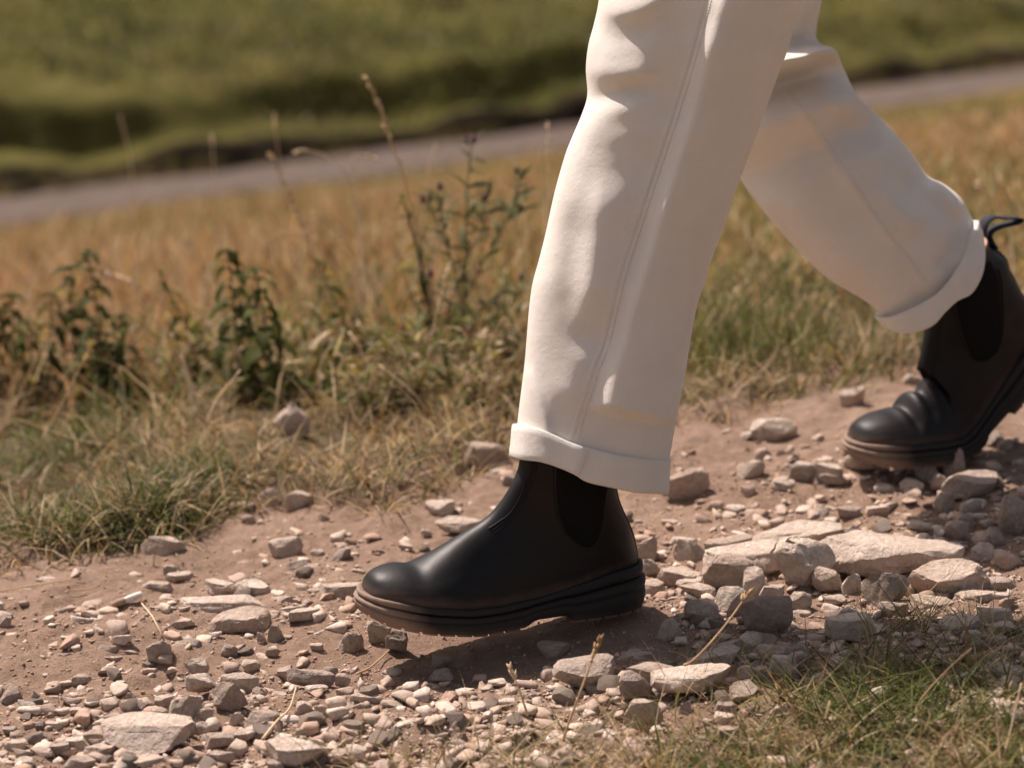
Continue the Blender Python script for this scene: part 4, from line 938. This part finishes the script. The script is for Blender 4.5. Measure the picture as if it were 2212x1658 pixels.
conform_strip('side_seam', [(1700,195),(1740,250),(1790,320),(1850,410),(1910,500),(1960,560),(2000,610)], 12, .0009, M['cloth'], tb, bbv, 70)
btop = [(1893,684),(1920,684),(1955,672),(1990,655),(2025,632),(2052,602),(2075,568),(2092,535),(2102,505),(2108,478)]
bbot = [(1914,706),(1945,719),(1985,716),(2018,701),(2040,676),(2068,650),(2096,636),(2114,608),(2123,578),(2124,545),(2118,505)]
cb, CV2, CF2 = cuff('cuff', btop, bbot, DB, .74, tb, .0035, [([(2035,615),(2060,650)], .002, 10, 10), ([(2060,600),(2085,630)], .0025, 10, 12), ([(2080,560),(2115,590)], .003, 12, 12)])
# seat of the trousers, above the frame
hipL, hipR = unp(1345, -620, DF+.06), unp(1880, -600, DF+.06); hc = (unp(1612, -600, DF+.08)+unp(1732, -600, DB-.06))/2
ring = []
for v, (rx, ry, dz) in enumerate([(.11, .16, -.02), (.135, .18, .05), (.14, .185, .12), (.13, .175, .2), (.125, .17, .26)]):
    a = np.linspace(0, 2*np.pi, 48, endpoint=False); q = np.c_[rx*np.cos(a), ry*np.sin(a), np.zeros(48)]; ca, sa = math.cos(.4), math.sin(.4)
    ring.append(hc+np.c_[q[:, 0]*ca-q[:, 1]*sa, q[:, 0]*sa+q[:, 1]*ca, q[:, 2]+dz])
mesh_world('trouser_seat', np.concatenate(ring), [tuple(f) for f in grid_faces(5, 48, True)]+[tuple(range(4*48, 5*48))], M['cloth'], person)

# ------------------------------------------------------------------ boots (foot frame: l forward from the heel, q to the side, h up)
hf = lambda l: np.interp(l, [-.018, .01, .0335, .06, .114, .159, .194, .237, .272, .302], [.047, .0475, .046, .041, .0325, .030, .033, .0416, .050, .0545])
hb0 = lambda l: np.interp(l, [-.018, .04, .08, .136, .185, .237, .28, .302], [.0005, .001, .002, .003, .005, .015, .0255, .036])
pw = lambda l: np.interp(l, [-.018, -.0165, -.0135, -.008, .002, .015, .04, .08, .12, .16, .2, .23, .255, .272, .285, .294, .2995, .302], [.0, .008, .0145, .0215, .0285, .0335, .037, .037, .0385, .0435, .050, .0515, .0485, .042, .0335, .0235, .012, 0.])
def boot(name, O, yaw, pitch, psi, label, tabs=True, toe_flat=0.0, chi=0.0, bulge=0.0, LB=.178, LZ=.06):
    cy, sy = math.cos(yaw), math.sin(yaw)
    a = np.array([-cy, -sy, 0]); nq = np.array([sy, -cy, 0]); up = np.array([0, 0, 1.])
    H0 = .012
    def to_world(P):                                   # P: l, q, h
        P = np.asarray(P, float); l, q, h = P[..., 0].copy(), P[..., 1], P[..., 2].copy()
        if toe_flat: h = h-toe_flat*smooth(.18, .31, l)*.03
        if bulge: l = l-bulge*smooth(.085, .0, l)*smooth(.02, .085, h)*(1-smooth(.14, .19, h))
        if chi: l = l-math.tan(chi)*np.maximum(h-.075, 0)*smooth(.06, .12, h)*smooth(.2, .12, l)
        if psi:
            m = np.maximum(LB-l, 0); aa = psi*np.minimum(m/LZ, 1); Rr = LZ/psi; ex = np.maximum(m-LZ, 0)
            al = np.where(l >= LB, l, LB-Rr*np.sin(aa)-ex*math.cos(psi)); ah = H0+Rr*(1-np.cos(aa))+ex*math.sin(psi)
            ah = np.where(l >= LB, H0, ah)
            l, h = al+np.sin(aa)*(h-H0), ah+np.cos(aa)*(h-H0)
        pl = .2; cl, sl_ = math.cos(pitch), math.sin(pitch)
        l2 = pl+(l-pl)*cl-h*sl_; h2 = (l-pl)*sl_+h*cl
        return O+l2[..., None]*a+q[..., None]*nq+h2[..., None]*up
    # upper: sections fanned from the toe back round the heel and up the shaft
    sec = np.array([ # Bl Bh Tl Th W f0 shaft p
     (.2945,.0,.2948,.0565,.004,1,0,2.2),(.291,0,.2925,.0635,.018,1,0,2.2),(.284,0,.2855,.0715,.0275,1,0,2.3),(.272,0,.2735,.0757,.0365,1,0,2.4),(.254,0,.2575,.0774,.0435,1,0,2.5),(.232,0,.2405,.0766,.0462,1,0,2.4),
     (.206,0,.2235,.0829,.0452,1,0,2.2),(.177,0,.204,.0926,.0408,1,0,2.1),(.146,0,.185,.1024,.0370,1,0,2.1),(.112,0,.167,.1112,.0345,1,0,2.1),(.076,0,.154,.1202,.0335,1,.0,2.2),(.036,0,.1425,.1325,.033,.96,.1,2.4),
     (.008,0,.1345,.1435,.033,.8,.3,2.4),(-.0085,0,.1298,.1508,.0335,.4,.6,2.4),(-.0115,.052,.1265,.1560,.0345,.0,.85,2.4),(-.0085,.0655,.1240,.1605,.0350,0,1,2.4),(-.0045,.080,.1222,.165,.0355,0,1,2.4),(.0045,.1005,.1208,.172,.0355,0,1,2.4),
     (.0115,.1165,.1197,.180,.036,0,1,2.4),(.0155,.133,.1188,.190,.037,0,1,2.4),(.017,.152,.1182,.201,.038,0,1,2.4),(.0165,.172,.118,.211,.039,0,1,2.4),(.016,.187,.118,.219,.0395,0,1,2.4)])
    z = sec[:, 1] == 0; sec[z, 1] = hf(sec[z, 0])-.0035
    NS, NP = 96, 34
    S_ = catmull(sec, NS); S_[:, 4] = np.maximum(S_[:, 4], .003); S_[:, 5:7] = np.clip(S_[:, 5:7], 0, 1)
    s = (1-np.cos(np.linspace(0, np.pi, NP)))/2
    f0, sh, p = S_[:, [5]], S_[:, [6]], S_[:, [7]]
    rise = f0+(1-f0)*np.sqrt(np.clip(1-(1-np.minimum(s/.3, 1))**2, 0, 1))
    foot = rise*np.clip(1-s**p, 0, 1)**.5*(1+.05*np.sin(np.pi*np.minimum(s*1.4, 1)))
    shaft = np.clip(4*s*(1-s), 0, 1)**.46*np.ones_like(foot)
    wq = S_[:, [4]]*(foot*(1-sh)+shaft*sh); wq[:, -1] = 0
    l = S_[:, [0]]*(1-s)+S_[:, [2]]*s; h = S_[:, [1]]*(1-s)+S_[:, [3]]*s
    # vamp creases on the flexed boot
    if psi:
        cr = np.zeros_like(l)
        for cl_, am, wd in ((.226, -.0062, .006), (.212, .0035, .007), (.199, -.0065, .0065), (.185, .003, .007), (.170, -.004, .007)):
            cr += am*np.exp(-((l+(s*0-.0)-cl_+.10*(.08-h))/wd)**2)
        wgt = smooth(.35, .8, s)[None, :]*np.ones_like(l)
        h = h+cr*wgt; wq = wq*(1+cr*wgt*16)
    else:
        h = h-.0016*np.exp(-((l-.243)/.010)**2)*smooth(.5, .9, s)[None, :]
    near = np.stack([l, wq, h], -1); far = np.stack([l, -wq, h], -1)[:, ::-1][:, 1:]
    rings = np.concatenate([near, far], 1); nc = rings.shape[1]
    L_ = rings.reshape(-1, 3); F = [tuple(int(i) for i in q) for q in grid_faces(NS, nc)]
    dust = np.clip(smooth(.2, .3, L_[:, 0])*smooth(.066, .05, L_[:, 2])*.9+smooth(.02, .0, L_[:, 2]-hf(L_[:, 0]))*.55+.12, 0, 1)
    up_o = mesh_world('boot', to_world(L_), F, M['leather'], person, attrs=dict(dust=dust)); up_o['label'] = label
    md = up_o.modifiers.new('sub', 'SUBSURF'); md.levels = 1; md.render_levels = 1
    lbv = BVHTree.FromPolygons([tuple(map(float, v)) for v in L_], F)
    def side(l, h, lift, sgn=1):
        loc, nor, idx, dist = lbv.ray_cast(Vector((l, sgn*.5, h)), Vector((0, -sgn, 0)))
        if loc is None:
            loc, nor, idx, dist = lbv.find_nearest(Vector((l, sgn*.02, h)))
        n_ = np.array(nor); n_ = n_ if n_[1]*sgn > 0 else -n_
        return np.array(loc)+n_*lift
    # elastic side panels
    gl = np.array([(.097,.197),(.0975,.165),(.0955,.135),(.0885,.109),(.0785,.0935),(.066,.083)]); gr_ = np.array([(.030,.176),(.036,.150),(.0415,.122),(.0440,.100),(.0485,.0865),(.056,.081)])
    for sgn in (1, -1):
        A, Bc = catmull(gl, 24), catmull(gr_, 24); V = []; uv = []
        for i in range(24):
            for j in range(13):
                u = j/12; q = A[i]*(1-u)+Bc[i]*u; V.append(side(q[0], q[1], .0009 if 0 < j < 12 and i < 23 else -.0012, sgn)); uv.append((u, i/23))
        mesh_world('elastic_panel', to_world(np.array(V)), [tuple(f) for f in grid_faces(24, 13)], M['elastic'], up_o, uv=np.array(uv))
        edge = np.concatenate([A[3:], Bc[::-1][:21]]); ed = np.array([side(q[0], q[1], .0006, sgn) for q in catmull(edge, 60)])
        V, F2 = tube(to_world(ed), .0009, 5); mesh_world('panel_edge', V, F2, M['leather'], up_o, attrs=dict(dust=np.zeros(len(V))))
        # front seam with twin rows of stitches running to a point on the instep
        fl = catmull([(.1185,.19),(.1205,.172),(.1248,.1610),(.131,.1455),(.1425,.1290),(.1560,.1195),(.1660,.1140)], 120); fl = fl-np.array([.004, .006])
        pts = np.array([side(q[0], q[1], .0002, sgn) for q in fl]); V, F2 = tube(to_world(pts), .0008, 5); mesh_world('front_seam', V, F2, M['leather'], up_o, attrs=dict(dust=np.zeros(len(V))))
        parts = []
        for k in range(2):
            fo = fl-np.array([.0016, .0022])*(k+1)
            for i in range(0, 116, 3):
                pp = np.array([side(q[0], q[1], lf, sgn) for q, lf in ((fo[i], .0001), (fo[i+1], .0006), (fo[i+2], .0001))]); parts.append(tube(to_world(pp), .00042, 4))
        V, F2 = join(parts); so = mesh_world('stitching', V, F2, M['thread'], up_o); so['kind'] = 'stuff'
    # back strip
    bs = catmull([(-.0125,.050),(-.0100,.064),(-.006,.08),(.003,.1005),(.010,.1165),(.014,.133),(.0155,.152),(.015,.172)], 30)
    V = []
    for q in bs:
        for sq in (-.006, -.0045, .0045, .006): V.append((q[0]-(.0008 if abs(sq) < .005 else -.0022), sq, q[1]))
    mesh_world('back_strip', to_world(np.array(V)), [tuple(f) for f in grid_faces(30, 4)], M['leather'], up_o, attrs=dict(dust=np.zeros(len(V))))
    # pull loop and lining at the top rim
    if tabs:
        for (lc, hc_, sgn) in ((.016, .187, -1),):
            lp = catmull([(lc+.004,.0,hc_-.02),(lc-.001,.0,hc_+.004),(lc-.012,0,hc_+.013),(lc-.028,0,hc_+.006),(lc-.046,0,hc_-.012),(lc-.050,0,hc_-.021),(lc-.042,0,hc_-.020),(lc-.026,0,hc_-.006),(lc-.010,0,hc_-.002),(lc-.002,.0,hc_-.022)], 40)
            V = []
            tn = np.gradient(lp, axis=0); tn /= np.linalg.norm(tn, axis=1)[:, None]; nr = np.c_[-tn[:, 2], np.zeros(40), tn[:, 0]]*.0008
            for q, nn in zip(lp, nr):
                V += [q+[0, -.009, 0]-nn, q+[0, .009, 0]-nn, q+[0, .009, 0]+nn, q+[0, -.009, 0]+nn]
            mesh_world('pull_loop', to_world(np.array(V)), [tuple(f) for f in grid_faces(40, 4, True)], M['webbing'], up_o)
        rim = S_[-1]; V = []
        for dl, sc in ((0., 1.0), (.003, 1.0), (.003, .9), (-.03, .88)):
            ss_ = np.concatenate([s, s[::-1][1:-1]]); sg = np.r_[np.ones(NP), -np.ones(NP-2)]
            ll = rim[0]*(1-ss_)+rim[2]*ss_; hh_ = rim[1]*(1-ss_)+rim[3]*ss_; mid = (rim[0]+rim[2])/2
            V.append(np.stack([mid+(ll-mid)*sc, sg*rim[4]*np.clip(4*ss_*(1-ss_), 0, 1)**.46*sc, hh_+dl], -1))
        n_ = V[0].shape[0]; mesh_world('lining', to_world(np.concatenate(V)), [tuple(f) for f in grid_faces(4, n_, True)], M['lining'], up_o)
    # sole: rings of the plan outline
    ang = np.linspace(0, np.pi, 90); lo = .142-.160*np.cos(ang)
    plan = np.concatenate([np.c_[lo, pw(lo)], np.c_[lo[::-1][1:-1], -pw(lo[::-1][1:-1])]]); npn = len(plan)
    pn = np.gradient(np.r_[plan[-2:], plan, plan[:2]], axis=0)[2:-2]; pn = np.c_[-pn[:, 1], pn[:, 0]]; pn /= np.linalg.norm(pn, axis=1)[:, None]+1e-9
    for k in range(3): pn = (np.roll(pn, 1, 0)+pn+np.roll(pn, -1, 0))/3
    pn /= np.linalg.norm(pn, axis=1)[:, None]
    arch = lambda l: .0065*smooth(.078, .084, l)*(1-smooth(.118, .134, l))
    def rings_of(prof, barch=True):
        out = []
        for v, off_ in prof:
            q = plan+pn*off_; lt, lb = hf(plan[:, 0]), hb0(plan[:, 0])+arch(plan[:, 0])*(1 if barch else 0)+.0022
            out.append(np.c_[q, lt*(1-v)+lb*v])
        return np.concatenate(out)
    def sole_dust(L_): return np.clip(.06+smooth(.225, .3, L_[:, 0])*.85+.30*smooth(.012, .0, L_[:, 2]-hb0(L_[:, 0])), 0, 1)
    for nm, prof, cap in (('welt', [(.02, -.012), (-.02, -.0042), (-.07, -.0030), (-.06, -.0006), (.10, .0004), (.20, -.0004), (.235, -.0030), (.26, -.0055)], False), ('outsole', [(.25, -.0055), (.262, -.0018), (.30, .0022), (.40, .0034), (.50, .0026), (.535, .0006), (.57, .0026), (.70, .0032), (.90, .0022), (1.0, .0008), (1.0, -.012)], True)):
        R_ = rings_of(prof); F = [tuple(int(i) for i in q) for q in grid_faces(len(prof), npn, True)]
        if cap:
            k0 = (len(prof)-1)*npn
            for i in range(1, 89): F.append((k0+i-1, k0+i, k0+(npn-i) % npn, k0+(npn-i+1) % npn)) if i > 1 else F.append((k0, k0+1, k0+npn-1))
            F.append((k0+88, k0+89, k0+90))
        mesh_world(nm, to_world(R_), F, M['rubber'], up_o, attrs=dict(dust=sole_dust(R_)))
    # tread lugs round the rim of the sole
    per = np.r_[0, np.cumsum(np.linalg.norm(np.diff(plan, axis=0), axis=1))]
    a_ = 0.004
    while a_ < per[-1]-.01:
        b_ = a_+.0155; q = [np.array([np.interp(v, per, plan[:, k]) for k in (0, 1)]) for v in np.linspace(a_, b_, 4)]
        nv = [np.array([np.interp(v, per, pn[:, k]) for k in (0, 1)]) for v in np.linspace(a_, b_, 4)]
        lm = q[1][0]
        if not (.074 < lm < .128):
            V = []
            for qq, nn in zip(q, nv):
                o1 = qq+nn*.0012; o2 = qq-nn*.013; hb_ = hb0(qq[0])
                V += [(*o1, hb_+.0065), (*(o1-nn*.0008), hb_-.0002), (*o2, hb_-.0002), (*o2, hb_+.0065)]
            F = [tuple(int(i) for i in f) for f in grid_faces(4, 4, True)]+[(3, 2, 1, 0), (12, 13, 14, 15)]
            V = np.array(V); mesh_world('tread_lug', to_world(V), F, M['rubber'], up_o, False, attrs=dict(dust=np.clip(sole_dust(V)+.15, 0, 1)))
        a_ = b_+.0035
    return up_o, to_world
FB, fw = boot('boot', np.array([0., 0., -.001]), math.radians(22), 0.0, 0.0, 'black leather ankle boot planted on its heel', tabs=False)
# the rear boot: toe on the path, heel raised
toe = unp(1838, 955, 2.932)
yaw2 = math.radians(24); pit2 = math.radians(-3.6)
O2 = np.zeros(3)
a2 = np.array([-math.cos(yaw2), -math.sin(yaw2), 0])
O2[:2] = toe[:2]-a2[:2]*.300
ballg = O2[:2]+a2[:2]*.22; O2[2] = float(H(ballg[0], ballg[1], False))+.012
BB, bw = boot('boot', O2, yaw2, pit2, math.radians(38.4), 'black leather ankle boot pushing off on its flexed toe', toe_flat=.35, chi=math.radians(26.4), bulge=.03, LB=.174, LZ=.05)
